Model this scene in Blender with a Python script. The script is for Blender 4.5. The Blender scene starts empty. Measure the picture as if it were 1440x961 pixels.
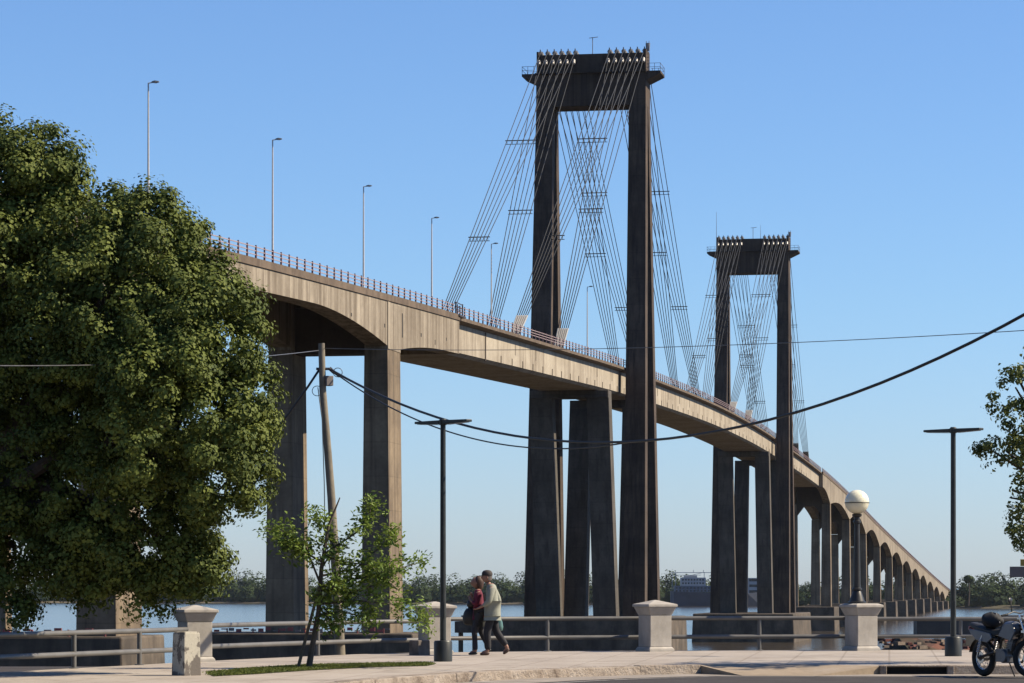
import bpy, math, random
import numpy as np
from mathutils import Vector, Matrix
random.seed(7); RNG = np.random.default_rng(7)
S = bpy.context.scene
COL = S.collection
# ------------------------------------------------------------------ camera frame
F = 4400.0; CXP = 720.0; HY = 826.0; EYE = 1.37; WZ = EYE - 12.0     # focal in px, horizon row, eye height, river level
def at(px, py, Z):
    return Vector(((px - CXP) / F * Z, Z, EYE + (HY - py) / F * Z))
def gnd(px, py, z=0.0):
    Z = (EYE - z) * F / (py - HY)
    return Vector(((px - CXP) / F * Z, Z, z))
# ------------------------------------------------------------------ mesh builder
class MB:
    def __init__(s): s.v = []; s.f = []; s.mi = []; s.cur = 0
    def add(s, vs, fs):
        o = len(s.v); s.v += [tuple(v) for v in vs]
        s.f += [tuple(i + o for i in f) for f in fs]; s.mi += [s.cur] * len(fs)
        return s
    def hexa(s, p):   # 8 points: bottom 4 ccw, top 4 ccw
        return s.add(p, [(3, 2, 1, 0), (4, 5, 6, 7), (0, 1, 5, 4), (1, 2, 6, 5), (2, 3, 7, 6), (3, 0, 4, 7)])
    def box(s, c, d, rz=0.0):
        x, y, z = d[0] / 2, d[1] / 2, d[2] / 2; ca, sa = math.cos(rz), math.sin(rz)
        P = []
        for zz in (-z, z):
            for (a, b) in ((-x, -y), (x, -y), (x, y), (-x, y)):
                P.append((c[0] + a * ca - b * sa, c[1] + a * sa + b * ca, c[2] + zz))
        return s.hexa(P)
    def frus(s, b, bd, t, td, rz=0.0):   # bottom centre, bottom (w,d), top centre, top (w,d)
        P = []; ca, sa = math.cos(rz), math.sin(rz)
        for c, d in ((b, bd), (t, td)):
            for (a, e) in ((-1, -1), (1, -1), (1, 1), (-1, 1)):
                x, y = a * d[0] / 2, e * d[1] / 2
                P.append((c[0] + x * ca - y * sa, c[1] + x * sa + y * ca, c[2]))
        return s.hexa(P)
    def tube(s, pts, r, n=8, cap=True):
        pts = [Vector(p) for p in pts]; m = len(pts)
        rs = r if isinstance(r, (list, tuple)) else [r] * m
        vs = []; up = None
        for i in range(m):
            t = (pts[min(i + 1, m - 1)] - pts[max(i - 1, 0)])
            t = t.normalized() if t.length > 1e-9 else Vector((0, 0, 1))
            if up is None:
                up = Vector((0, 0, 1)) if abs(t.z) < .9 else Vector((1, 0, 0))
            a = t.cross(up)
            a = a.normalized() if a.length > 1e-6 else t.orthogonal().normalized()
            b = t.cross(a).normalized(); up = -b if False else up
            for k in range(n):
                w = 2 * math.pi * k / n
                vs.append(pts[i] + (a * math.cos(w) + b * math.sin(w)) * rs[i])
        fs = []
        for i in range(m - 1):
            for k in range(n):
                k2 = (k + 1) % n
                fs.append((i * n + k, i * n + k2, (i + 1) * n + k2, (i + 1) * n + k))
        if cap:
            fs.append(tuple(range(n - 1, -1, -1))); fs.append(tuple((m - 1) * n + k for k in range(n)))
        return s.add(vs, fs)
    def lathe(s, prof, c=(0, 0, 0), n=20, ax='z', sc=(1, 1, 1)):
        vs = []; m = len(prof)
        for (r, h) in prof:
            for k in range(n):
                w = 2 * math.pi * k / n; a, b = r * math.cos(w), r * math.sin(w)
                p = {'z': (a, b, h), 'y': (a, h, b), 'x': (h, a, b)}[ax]
                vs.append((c[0] + p[0] * sc[0], c[1] + p[1] * sc[1], c[2] + p[2] * sc[2]))
        fs = []
        for i in range(m - 1):
            for k in range(n):
                k2 = (k + 1) % n
                fs.append((i * n + k, i * n + k2, (i + 1) * n + k2, (i + 1) * n + k))
        fs.append(tuple(range(n - 1, -1, -1))); fs.append(tuple((m - 1) * n + k for k in range(n)))
        return s.add(vs, fs)
    def ball(s, c, r, n=14, m=9):
        r = r if isinstance(r, (tuple, list)) else (r, r, r)
        prof = [(math.sin(math.pi * i / m) if 0 < i < m else 1e-3, -math.cos(math.pi * i / m)) for i in range(m + 1)]
        return s.lathe(prof, c, n, 'z', r)
    def torus(s, c, R, r, ax='y', n=36, m=10, rx=1.0):
        vs = []; fs = []
        for i in range(n):
            w = 2 * math.pi * i / n
            for k in range(m):
                q = 2 * math.pi * k / m; rr = R + r * math.cos(q); h = r * math.sin(q) * rx
                a, b = rr * math.cos(w), rr * math.sin(w)
                p = {'z': (a, b, h), 'y': (a, h, b), 'x': (h, a, b)}[ax]
                vs.append((c[0] + p[0], c[1] + p[1], c[2] + p[2]))
        for i in range(n):
            for k in range(m):
                i2, k2 = (i + 1) % n, (k + 1) % m
                fs.append((i * m + k, i2 * m + k, i2 * m + k2, i * m + k2))
        return s.add(vs, fs)
    def loft(s, secs, closed=True, cap=True):
        n = len(secs[0]); vs = [p for q in secs for p in q]; fs = []
        for i in range(len(secs) - 1):
            for k in range(n if closed else n - 1):
                k2 = (k + 1) % n
                fs.append((i * n + k, i * n + k2, (i + 1) * n + k2, (i + 1) * n + k))
        if cap and closed:
            fs.append(tuple(range(n - 1, -1, -1))); fs.append(tuple((len(secs) - 1) * n + k for k in range(n)))
        return s.add(vs, fs)
    def prism(s, pts, ext):   # planar polygon (3D points) extruded by ext vector
        pts = [Vector(p) for p in pts]; e = Vector(ext); n = len(pts)
        return s.add([*pts, *[p + e for p in pts]], [tuple(range(n - 1, -1, -1)), tuple(range(n, 2 * n))] + [(k, (k + 1) % n, n + (k + 1) % n, n + k) for k in range(n)])
    def mesh(s, name):
        me = bpy.data.meshes.new(name); me.from_pydata(s.v, [], s.f)
        if any(s.mi): me.polygons.foreach_set('material_index', s.mi)
        me.update(); return me
    def build(s, name, mat, parent=None, smooth=False, bevel=0.0, fix=True, label=None, kind=None):
        me = s.mesh(name)
        if fix:
            import bmesh
            bm = bmesh.new(); bm.from_mesh(me); bmesh.ops.recalc_face_normals(bm, faces=bm.faces); bm.to_mesh(me); bm.free()
        return link(name, me, mat, parent, smooth, bevel, label, kind)
def link(name, me, mat, parent=None, smooth=False, bevel=0.0, label=None, kind=None):
    o = bpy.data.objects.new(name, me); COL.objects.link(o)
    for m in (mat if isinstance(mat, (list, tuple)) else [mat]): me.materials.append(m)
    if smooth:
        me.polygons.foreach_set('use_smooth', [True] * len(me.polygons))
        if smooth == 'auto': me.set_sharp_from_angle(angle=math.radians(40))
    if parent: o.parent = parent
    if bevel:
        b = o.modifiers.new('bevel', 'BEVEL'); b.width = bevel; b.segments = 2; b.limit_method = 'ANGLE'
    if label: o['label'] = label
    if kind: o['kind'] = kind
    return o
def tag(o, label=None, cat=None, group=None, kind=None):
    if label: o['label'] = label
    if cat: o['category'] = cat
    if group: o['group'] = group
    if kind: o['kind'] = kind
    return o
def thing(name, label, cat, loc=(0, 0, 0), rz=0.0, group=None):
    o = bpy.data.objects.new(name, None); COL.objects.link(o); o.empty_display_size = .2
    o.location = loc; o.rotation_euler = (0, 0, rz)
    return tag(o, label, cat, group)
def dup(o, parent, loc=None, rot=None):
    c = o.copy(); COL.objects.link(c); c.parent = parent
    if loc is not None: c.location = loc
    if rot is not None: c.rotation_euler = rot
    return c
def copy_tree(o, parent=None):
    c = o.copy(); COL.objects.link(c); c.parent = parent
    for ch in [q for q in KIDS.get(o.name, [])]: copy_tree(ch, c)
    return c
KIDS = {}
def kids_index():
    KIDS.clear()
    for o in COL.objects:
        if o.parent: KIDS.setdefault(o.parent.name, []).append(o)
# ------------------------------------------------------------------ materials
def nodes(name):
    m = bpy.data.materials.new(name); m.use_nodes = True
    nt = m.node_tree; b = nt.nodes['Principled BSDF']
    return m, nt, b
def N(nt, t, **kw):
    n = nt.nodes.new(t)
    for k, v in kw.items():
        if k.startswith('i_'): n.inputs[k[2:].replace('_', ' ')].default_value = v
        else: setattr(n, k, v)
    return n
def ramp(nt, fac, stops):
    r = nt.nodes.new('ShaderNodeValToRGB'); e = r.color_ramp.elements
    while len(e) < len(stops): e.new(.5)
    for q, (p, c) in zip(e, stops): q.position = p; q.color = (*c, 1) if len(c) == 3 else c
    nt.links.new(fac, r.inputs[0]); return r.outputs[0]
def mixc(nt, fac, a, b, mode='MIX'):
    m = nt.nodes.new('ShaderNodeMix'); m.data_type = 'RGBA'; m.blend_type = mode
    for sock, v in ((m.inputs[0], fac), (m.inputs[6], a), (m.inputs[7], b)):
        if hasattr(v, 'links') or isinstance(v, bpy.types.NodeSocket): nt.links.new(v, sock)
        elif isinstance(v, (tuple, list)): sock.default_value = (*v, 1) if len(v) == 3 else v
        else: sock.default_value = v
    return m.outputs[2]
def noise(nt, sc, detail=4, scale=(1, 1, 1), rough=.55, coord='Object', w=0.0):
    tc = nt.nodes.new('ShaderNodeTexCoord'); mp = nt.nodes.new('ShaderNodeMapping'); mp.inputs['Scale'].default_value = scale
    mp.inputs['Location'].default_value = (w, w * 1.7, w * .3)
    n = nt.nodes.new('ShaderNodeTexNoise'); n.inputs['Scale'].default_value = sc; n.inputs['Detail'].default_value = detail; n.inputs['Roughness'].default_value = rough
    nt.links.new(tc.outputs[coord], mp.inputs[0]); nt.links.new(mp.outputs[0], n.inputs['Vector'])
    return n.outputs['Fac']
def bump(nt, b, h, strength=.3, dist=.02):
    n = nt.nodes.new('ShaderNodeBump'); n.inputs['Strength'].default_value = strength; n.inputs['Distance'].default_value = dist
    nt.links.new(h, n.inputs['Height']); nt.links.new(n.outputs[0], b.inputs['Normal'])
KA = .54
def kc(c, k=None): return tuple(x * (KA if k is None else k) for x in c)
def plain(name, col, rough=.6, metal=0.0, var=.25, sc=6.0, bmp=0.0):
    col = kc(col, .8 if metal > .5 else None)
    m, nt, b = nodes(name)
    f = noise(nt, sc, 5)
    c = ramp(nt, f, [(.3, tuple(x * (1 - var) for x in col)), (.7, tuple(min(1, x * (1 + var)) for x in col))])
    nt.links.new(c, b.inputs['Base Color']); b.inputs['Roughness'].default_value = rough; b.inputs['Metallic'].default_value = metal
    if bmp: bump(nt, b, noise(nt, sc * 6, 4), bmp, .01)
    return m
def concrete(name, col, dark, streak=.6, patch=.5, big=.12, st=(1.1, 1.1, .07), lifts=0.0, stw=.55):
    """weathered concrete: big patches, vertical run-off streaks, fine grain, pour-lift lines"""
    m, nt, b = nodes(name); col = kc(col); dark = kc(dark)
    p = noise(nt, big, 6, (1, 1, 1), .6)
    c = mixc(nt, patch, col, ramp(nt, p, [(.35, dark), (.65, col)]))
    s1 = noise(nt, 1.0, 4, st, .65)
    sf = ramp(nt, s1, [(stw - .09, (1, 1, 1)), (stw + .12, (0, 0, 0))])
    inv = nt.nodes.new('ShaderNodeMath'); inv.operation = 'MULTIPLY_ADD'; inv.inputs[1].default_value = -streak; inv.inputs[2].default_value = streak
    nt.links.new(sf, inv.inputs[0])
    c = mixc(nt, inv.outputs[0], c, dark)
    g = noise(nt, 2.5, 5, (1, 1, 1), .7)
    c = mixc(nt, .5, c, ramp(nt, g, [(.3, (.55, .55, .55)), (.7, (1, 1, 1))]), 'MULTIPLY')
    if lifts:
        tc = nt.nodes.new('ShaderNodeTexCoord'); sx = nt.nodes.new('ShaderNodeSeparateXYZ'); nt.links.new(tc.outputs['Object'], sx.inputs[0])
        md = nt.nodes.new('ShaderNodeMath'); md.operation = 'PINGPONG'; md.inputs[1].default_value = lifts; nt.links.new(sx.outputs[2], md.inputs[0])
        c = mixc(nt, .45, c, ramp(nt, md.outputs[0], [(0.0, (.45, .45, .45)), (.07, (1, 1, 1))]), 'MULTIPLY')
        wn = nt.nodes.new('ShaderNodeTexWhiteNoise'); wn.noise_dimensions = '1D'
        fl = nt.nodes.new('ShaderNodeMath'); fl.operation = 'DIVIDE'; fl.inputs[1].default_value = lifts * 2; nt.links.new(sx.outputs[2], fl.inputs[0])
        f2 = nt.nodes.new('ShaderNodeMath'); f2.operation = 'FLOOR'; nt.links.new(fl.outputs[0], f2.inputs[0]); nt.links.new(f2.outputs[0], wn.inputs['W'])
        c = mixc(nt, .5, c, ramp(nt, wn.outputs['Value'], [(0, (.72, .72, .74)), (1, (1, .98, .95))]), 'MULTIPLY')
    nt.links.new(c, b.inputs['Base Color']); b.inputs['Roughness'].default_value = .9
    b.inputs['Specular IOR Level'].default_value = .25
    bump(nt, b, noise(nt, 6.0, 5), .25, .03)
    return m
M = {}
M['fascia'] = concrete('fascia_concrete', (.60, .52, .405), (.20, .155, .11), .8, .6, .14, (1.6, .8, .05), stw=.50)
M['box'] = concrete('box_concrete', (.68, .60, .475), (.24, .185, .13), .6, .5, .16, (1.6, .7, .07), stw=.56)
M['kerb_edge'] = concrete('stained_edge', (.27, .205, .15), (.13, .095, .07), .7, .6, .4, (2, .8, .3))
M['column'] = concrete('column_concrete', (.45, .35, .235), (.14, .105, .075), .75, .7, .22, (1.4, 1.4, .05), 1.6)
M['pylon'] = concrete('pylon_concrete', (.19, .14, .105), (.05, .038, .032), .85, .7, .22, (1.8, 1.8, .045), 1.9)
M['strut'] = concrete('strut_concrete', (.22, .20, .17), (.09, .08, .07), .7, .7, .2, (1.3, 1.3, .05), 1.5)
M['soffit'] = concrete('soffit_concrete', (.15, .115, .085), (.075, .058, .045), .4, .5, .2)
M['cap'] = concrete('cap_concrete', (.23, .185, .14), (.06, .05, .04), .7, .8, .3, (.8, .8, .15))
M['cable'] = plain('cable_steel', (.016, .019, .026), .75, .0)
M['sheath'] = plain('white_sheath', (.46, .44, .40), .5)
M['saddle'] = plain('saddle_steel', (.34, .33, .32), .45, .2)
M['redrail'] = plain('maroon_rail_paint', (.25, .125, .13), .55)
M['pinkrail'] = plain('faded_rail_paint', (.50, .375, .375), .6)
M['asphalt'] = plain('asphalt', (.055, .052, .05), .9, 0, .3, 3, .3)
M['galv'] = plain('galvanised_steel', (.80, .78, .76), .6, .1, .1)
M['antenna'] = plain('antenna_steel', (.25, .25, .27), .5, .4)
# ------------------------------------------------------------------ the bridge
TH = math.atan(.174); P1 = Vector((12.0, 462.0, WZ)); L12 = 248.0
bridge = thing('bridge', 'long concrete road bridge on tall piers with two dark cable stayed pylons over the river', 'bridge', P1, -TH)
KN = [(-450, 16.4), (-330, 21.3), (-228, 25.4), (-167, 27.55), (-134, 28.6), (-60, 30.7), (0, 32.25), (107, 33.9), (180, 34.1), (240, 33.6), (360, 31.5), (477, 28.2), (670, 21.0), (960, 11.3), (1221, 3.0), (1400, -2.2), (1600, -7)]
def hz(s):   # deck edge height above the river at station s (cubic Hermite)
    for i in range(len(KN) - 1):
        if KN[i][0] <= s <= KN[i + 1][0]: break
    def m(j):
        a, b = KN[max(j - 1, 0)], KN[min(j + 1, len(KN) - 1)]
        return (b[1] - a[1]) / (b[0] - a[0])
    (x0, y0), (x1, y1) = KN[i], KN[i + 1]; d = x1 - x0; t = (s - x0) / d
    return 12 + (2*t**3 - 3*t**2 + 1) * y0 + (t**3 - 2*t*t + t) * d * m(i) + (-2*t**3 + 3*t*t) * y1 + (t**3 - t*t) * d * m(i + 1)
PL = [-168.0, -254.5, -341.0, -427.5]; PR = [411.5 + 82.6 * k for k in range(12)]
SA, SB = -135.0, 383.0; HW, HS = 5.75, 5.45
def depth(s):
    if s <= -168 or s >= 411.5:
        x = min(abs(s - p) for p in PL + PR)
        if s < 0: return 2.45 + 2.75 * max(0, 1 - x / 32.0) ** 1.7
        c = 5.0 if s < 494 else 3.6
        return c + (7.2 - c) * max(0, 1 - x / 40.0) ** 1.7
    if s < 0: return 4.1 + 1.1 * max(0, 1 - (s + 168) / 24.0) ** 2
    return 4.1 + 3.1 * max(0, 1 - (411.5 - s) / 26.0) ** 2
def stations(a, b, st):
    n = max(1, int(round((b - a) / st))); return [a + (b - a) * i / n for i in range(n + 1)]
def girder(x0, x1, ss, top, bot):
    m = MB(); m.loft([[(x0, s, bot(s)), (x1, s, bot(s)), (x1, s, top(s)), (x0, s, top(s))] for s in ss]); return m
deck = bpy.data.objects.new('deck', None); COL.objects.link(deck); deck.parent = bridge
for (a, b) in ((-430, SA), (SB, 1420)):
    st = stations(a, b, 2.6)
    for sg in (-1, 1):
        x0, x1 = sorted((sg * 3.7, sg * (HW - .05)))
        girder(x0, x1, st, lambda s: hz(s) - .62, lambda s: hz(s) - depth(s)).build('edge_girder', M['fascia'], deck)
        x0, x1 = sorted((sg * (HW - .45), sg * (HW + .06)))
        girder(x0, x1, st, lambda s: hz(s), lambda s: hz(s) - .615).build('edge_beam', M['kerb_edge'], deck)
    girder(-(HW - .46), HW - .46, st, lambda s: hz(s) - .2, lambda s: hz(s) - .61).build('road_slab', M['soffit'], deck)
st = stations(SA + .12, SB - .12, 3.0)
def box_sec(s):
    h = hz(s); d = depth(s)
    return [(-4.1, s, h - d), (4.1, s, h - d), (4.62, s, h - d + .35), (4.62, s, h - .75), (-4.62, s, h - .75), (-4.62, s, h - d + .35)]
m = MB(); m.loft([box_sec(s) for s in st]); m.build('box_girder', M['box'], deck)
def slab_sec(s):
    h = hz(s)
    return [(-4.6, s, h - .745), (4.6, s, h - .745), (HS, s, h - .5), (HS, s, h - .13), (5.0, s, h - .13), (-5.0, s, h - .13), (-HS, s, h - .13), (-HS, s, h - .5)]
m = MB(); m.loft([slab_sec(s) for s in st]); m.build('road_slab', M['kerb_edge'], deck)
for s0 in (SA, SB):                                                       # expansion joint landing
    pass
# construction joints and drain slots on the box girder: real ribs, and fins coloured dark as slot shade
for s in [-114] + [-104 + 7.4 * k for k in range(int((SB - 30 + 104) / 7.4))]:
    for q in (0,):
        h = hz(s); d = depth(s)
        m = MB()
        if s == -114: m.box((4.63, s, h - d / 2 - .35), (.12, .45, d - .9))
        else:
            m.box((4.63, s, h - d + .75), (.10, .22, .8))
            if int(s) % 3 == 0: MB().box((4.63, s + 2.2, h - 1.75), (.06, .12, 1.3)).build('slot_shade_fin', M['soffit'], deck)
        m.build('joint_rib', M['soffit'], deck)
girder(-5.2, 5.2, stations(-430, 1420, 6), lambda s: hz(s) - .10, lambda s: hz(s) - .127).build('carriageway', M['asphalt'], deck)
# drain openings on the approach fascia: solid blocks, hole shade put into their colour
HOLE_SHADE = plain('hole_shade', (.02, .018, .015), .9)
for s, dz, w, hh in ((-164.0, 2.1, .35, 2.3), (-155, 2.6, .3, .35), (-172, 2.5, .3, .35), (-142, 2.4, .25, .3), (-186, 2.2, .3, .3), (-148, 3.0, .2, .5)):
    MB().box((HW - .05, s, hz(s) - dz - .5), (.05, w, hh)).build('opening_shade_block', HOLE_SHADE, deck)
# railings
def railing(sg):
    r = MB()
    for (a, b, hw) in ((-430, SA - 2, HW - .2), (SA, SB, HS - .15), (SB + 2, 1420, HW - .2)):
        ss = stations(a, b, 5.4)
        for z in (.32, .62, .93):
            for i in range(len(ss) - 1):
                A, B = ss[i], ss[i + 1]; k = .035
                m4 = []
                for s in (A, B):
                    m4.append([(sg * hw - k, s, hz(s) + z - k), (sg * hw + k, s, hz(s) + z - k), (sg * hw + k, s, hz(s) + z + k), (sg * hw - k, s, hz(s) + z + k)])
                r.loft(m4)
    return r
rl = railing(1).build('railing', M['pinkrail'], bridge, fix=False)
rl2 = railing(-1).build('railing', M['pinkrail'], bridge, fix=False)
pm = MB(); pm.frus((0, 0, -.1), (.15, .15), (0, 0, 1.08), (.11, .11))
pme = pm.mesh('post'); pme.materials.append(M['redrail'])
rest = MB(); cnt = 0; s = -300.0
while s < 1400:
    hw = HS - .15 if SA <= s <= SB else HW - .2
    for sg in (1, -1):
        if sg == 1 and s > -235 and cnt < 98:
            o = bpy.data.objects.new('post', pme); COL.objects.link(o); o.parent = rl; o.location = (hw, s, hz(s)); cnt += 1
        else:
            z = hz(s); rest.frus((sg * hw, s, z - .1), (.15, .15), (sg * hw, s, z + 1.08), (.11, .11))
    s += 2.7
rest.build('post', M['redrail'], rl, fix=False, kind='stuff')
# a little landing with a dark frame where the approach meets the stayed span
m = MB()
for a in (SA - 1.2, SA + 2.6):
    for z in (.1, 1.25): pass
    m.box((HS + .1, a, hz(a) + .55), (.12, .12, 1.4))
for z in (.4, .8, 1.22): m.box((HS + .1, SA + .7, hz(SA) + z), (.08, 3.8, .08))
m.box((HS + .05, SA + .7, hz(SA) - .12), (.9, 3.6, .18))
m.build('landing', plain('dark_rail_steel', (.06, .04, .045), .6), bridge)
# piers of the approaches
def pier(s, hcap, cw=8.0, cd=6.0, far=False, off=0.0):
    p = bpy.data.objects.new('pier', None); COL.objects.link(p); p.parent = bridge; p.location = (0, s, 0)
    top = hz(s) - depth(s) + .02; cz = 12 + hcap
    for sg in (-1, 1):
        m = MB(); dd = 3.6 if far else 5.7
        m.frus((sg * 4.62, 0, cz), (2.75, dd + .3), (sg * 4.62, 0, top), (2.22, dd))
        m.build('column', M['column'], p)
        if not far: # capital flush with the fascia
            m = MB(); m.box((sg * 4.65, 0, top + 2.2), (2.26, dd - .02, 4.4)); m.build('capital', M['fascia'], p)
    m = MB(); bt = top - (.6 if far else .35)
    x = 3.5
    m.add([(-x, -1.4, bt - (2.6 if far else 0)), (-x + 2, -1.4, bt), (x - 2, -1.4, bt), (x, -1.4, bt - (2.6 if far else 0)), (x, -1.4, top + depth(s) - 1.2), (-x, -1.4, top + depth(s) - 1.2)] +
          [(-x, 1.4, bt - (2.6 if far else 0)), (-x + 2, 1.4, bt), (x - 2, 1.4, bt), (x, 1.4, bt - (2.6 if far else 0)), (x, 1.4, top + depth(s) - 1.2), (-x, 1.4, top + depth(s) - 1.2)],
          [(0, 1, 4, 5), (1, 2, 4), (2, 3, 4), (6, 7, 10, 11), (7, 8, 10), (8, 9, 10)] + [(k, (k + 1) % 6, 6 + (k + 1) % 6, 6 + k) for k in range(6)])
    m.build('crossbeam', M['soffit'], p)
    m = MB(); m.frus((off, 0, -2), (2 * cw + .6, 2 * cd + .6), (off, 0, cz), (2 * cw, 2 * cd)); m.build('pile_cap', M['cap'], p, bevel=.15)
    return p
pier(PL[0], -4.3, 11.0, 6.0, off=-2.2); pier(PL[1], -3.25, 12.0, 5.0, off=-5.0); pier(PL[2], -2.5, 8, 5); pier(PL[3], -2.0, 8, 5)
for k, s in enumerate(PR): pier(s, -5.4 if k < 9 else -5.6 - k * .2, 7.4, 6.5 if k else 9, True)
# red and white barrier along the two near pile caps
for s, zc in ((PL[0], 7.7), (PL[1], 8.75)):
    m = MB(); n = 26
    for k in range(n):
        m.cur = k % 3 if k % 3 < 2 else 0
        x = -12 + 18.5 * k / n
        m.box((x + .29, s - 4.6, zc + .32 + .1 * math.sin(k * 2.3)), (.5, .12, .22 + .12 * math.sin(k * 1.7)))
    for k in range(8): m.cur = 0; m.box((-11.8 + 2.5 * k, s - 4.5, zc + .2), (.12, .12, .5))
    m.build('barrier', [plain('red_barrier', (.40, .10, .09), .7), plain('white_barrier', (.30, .24, .22), .7)], bridge)
# pylons
LEG = dict(tx=6.88, bx=7.25, ts=1.35, bs=7.6)
ZT, ZB, ZBEAM = 12 + 78.6, 7.7, 12 + 70.7
def pylon(s0):
    ZB = 7.6 if s0 < 10 else 6.2
    p = bpy.data.objects.new('pylon', None); COL.objects.link(p); p.parent = bridge; p.location = (0, s0, 0)
    for sx in (-1, 1):
        for sy in (-1, 1):
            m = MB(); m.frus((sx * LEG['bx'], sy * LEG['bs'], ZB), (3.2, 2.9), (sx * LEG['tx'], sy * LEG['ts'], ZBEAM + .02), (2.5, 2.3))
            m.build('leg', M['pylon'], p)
            m = MB()                                                   # inclined deck strut
            se = -22 if sy < 0 else 15; zt = hz(s0 + se) - 4.1 - .55
            m.frus((sx * 4.1, -15 if sy < 0 else 10, ZB), (3.3, 3.4), (sx * 4.05, se, zt), (3.1, 3.0)); m.build('strut', M['strut'], p)
    for sy in (-1, 1):
        se = -22 if sy < 0 else 15; zt = hz(s0 + se) - 4.1
        m = MB(); m.box((0, se, zt - .58), (11.2, 3.2, 1.12)); m.build('strut_crossbeam', M['strut'], p, bevel=.1)
        for sx in (-1, 1): pass
    m = MB()
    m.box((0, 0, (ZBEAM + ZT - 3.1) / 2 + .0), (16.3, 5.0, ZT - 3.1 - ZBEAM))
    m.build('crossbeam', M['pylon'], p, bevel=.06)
    m = MB()
    m.box((0, 0, ZT - 1.65), (15.9, 4.2, 2.9)); m.box((0, 0, ZT - .2 + .06), (5.4, 2.4, .2))
    for sx in (-1, 1): m.box((sx * 7.98, 0, ZT - 1.2), (.28, 4.4, 3.0))
    m.build('saddle_chamber', M['pylon'], p)
    m = MB(); m.box((0, 0, ZT - 3.02), (16.5, 6.2, .16))
    for sx in (-1, 1):
        m.add([(sx * 8.2, -2.4, ZT - 4.3), (sx * 8.2, 2.4, ZT - 4.3), (sx * 10.3, 2.4, ZT - 3.3), (sx * 10.3, -2.4, ZT - 3.3), (sx * 8.2, -2.4, ZT - 2.95), (sx * 8.2, 2.4, ZT - 2.95), (sx * 10.3, 2.4, ZT - 2.95), (sx * 10.3, -2.4, ZT - 2.95)],
              [(0, 1, 2, 3), (4, 5, 6, 7), (0, 1, 5, 4), (1, 2, 6, 5), (2, 3, 7, 6), (3, 0, 4, 7)])
    m.build('platform', M['pylon'], p)
    for sx in (-1, 1):
        m = MB()
        for y in (-2.35, 2.35):
            for z in (.55, 1.1): m.box((sx * 9.3, y, ZT - 2.95 + z), (2.0, .05, .05))
            for x in (8.5, 9.4, 10.25): m.box((sx * x, y, ZT - 2.4), (.06, .06, 1.15))
        for z in (.55, 1.1): m.box((sx * 10.25, 0, ZT - 2.95 + z), (.05, 4.7, .05))
        m.build('platform_rail', M['antenna'], p)
    sm = MB(); sm.lathe([(.18, -.9), (.34, -.82), (.34, -.62), (.24, -.55), (.24, .55), (.34, .62), (.34, .82), (.18, .9)], n=12, ax='y'); sm.box((0, 0, -.3), (.5, 1.3, .5)); sm.box((.0, -1.0, .05), (.16, .12, 1.0)); sm.box((.0, 1.0, .05), (.16, .12, 1.0))
    sme = sm.mesh('cable_saddle'); sme.materials.append(M['saddle'])
    lm = MB(); lm.lathe([(.16, -.5), (.27, -.4), (.27, .3), (.16, .5)], n=10, ax='y'); lme = lm.mesh('cable_clamp'); lme.materials.append(M['saddle'])
    for sx in (-1, 1):
        for k in range(6):
            x = sx * (2.55 + 1.04 * k)
            o = bpy.data.objects.new('cable_saddle', sme); COL.objects.link(o); o.parent = p; o.location = (x, 0, ZT + .28)
            for sy in (-1, 1):
                o = bpy.data.objects.new('cable_clamp', lme); COL.objects.link(o); o.parent = p; o.location = (x, sy * 2.35, ZT - 1.35); o.rotation_euler = (-sy * .9, 0, 0)
    m = MB(); m.tube([(-.1, 0, ZT), (-.1, 0, ZT + 2.6)], .06, 6); m.tube([(-.6, 0, ZT + 2.5), (.7, 0, ZT + 2.62)], .05, 6); m.build('antenna', M['antenna'], p)
    m = MB(); m.tube([(8.05, -1.2, ZT - 3), (8.05, -1.2, ZT + 1.6)], .05, 6); m.tube([(8.45, -1.2, ZT - 3), (8.45, -1.2, ZT + 1.6)], .05, 6)
    for k in range(9): m.tube([(8.05, -1.2, ZT - 2.8 + k * .5), (8.45, -1.2, ZT - 2.8 + k * .5)], .04, 5)
    m.tube([(8.25, -1.0, ZT + .2), (8.25, -1.0, ZT + 1.3)], [.28, .34], 8); m.build('ladder', M['antenna'], p)
    if s0 > 10:
        m = MB(); m.tube([(-8.6, 2, ZT - 3), (-8.6, 2, ZT + 6.5)], [.09, .03], 6); m.build('antenna', M['antenna'], p)
        m = MB(); m.tube([(1.6, 0, ZT), (1.6, 0, ZT + 3.2)], [.06, .02], 6); m.build('antenna', M['antenna'], p)
    m = MB(); m.frus((0, 0, -2), (22.6, 49), (0, 0, ZB + .01), (22, 48)); m.build('pile_cap', M['cap'], p, bevel=.2)
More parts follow.
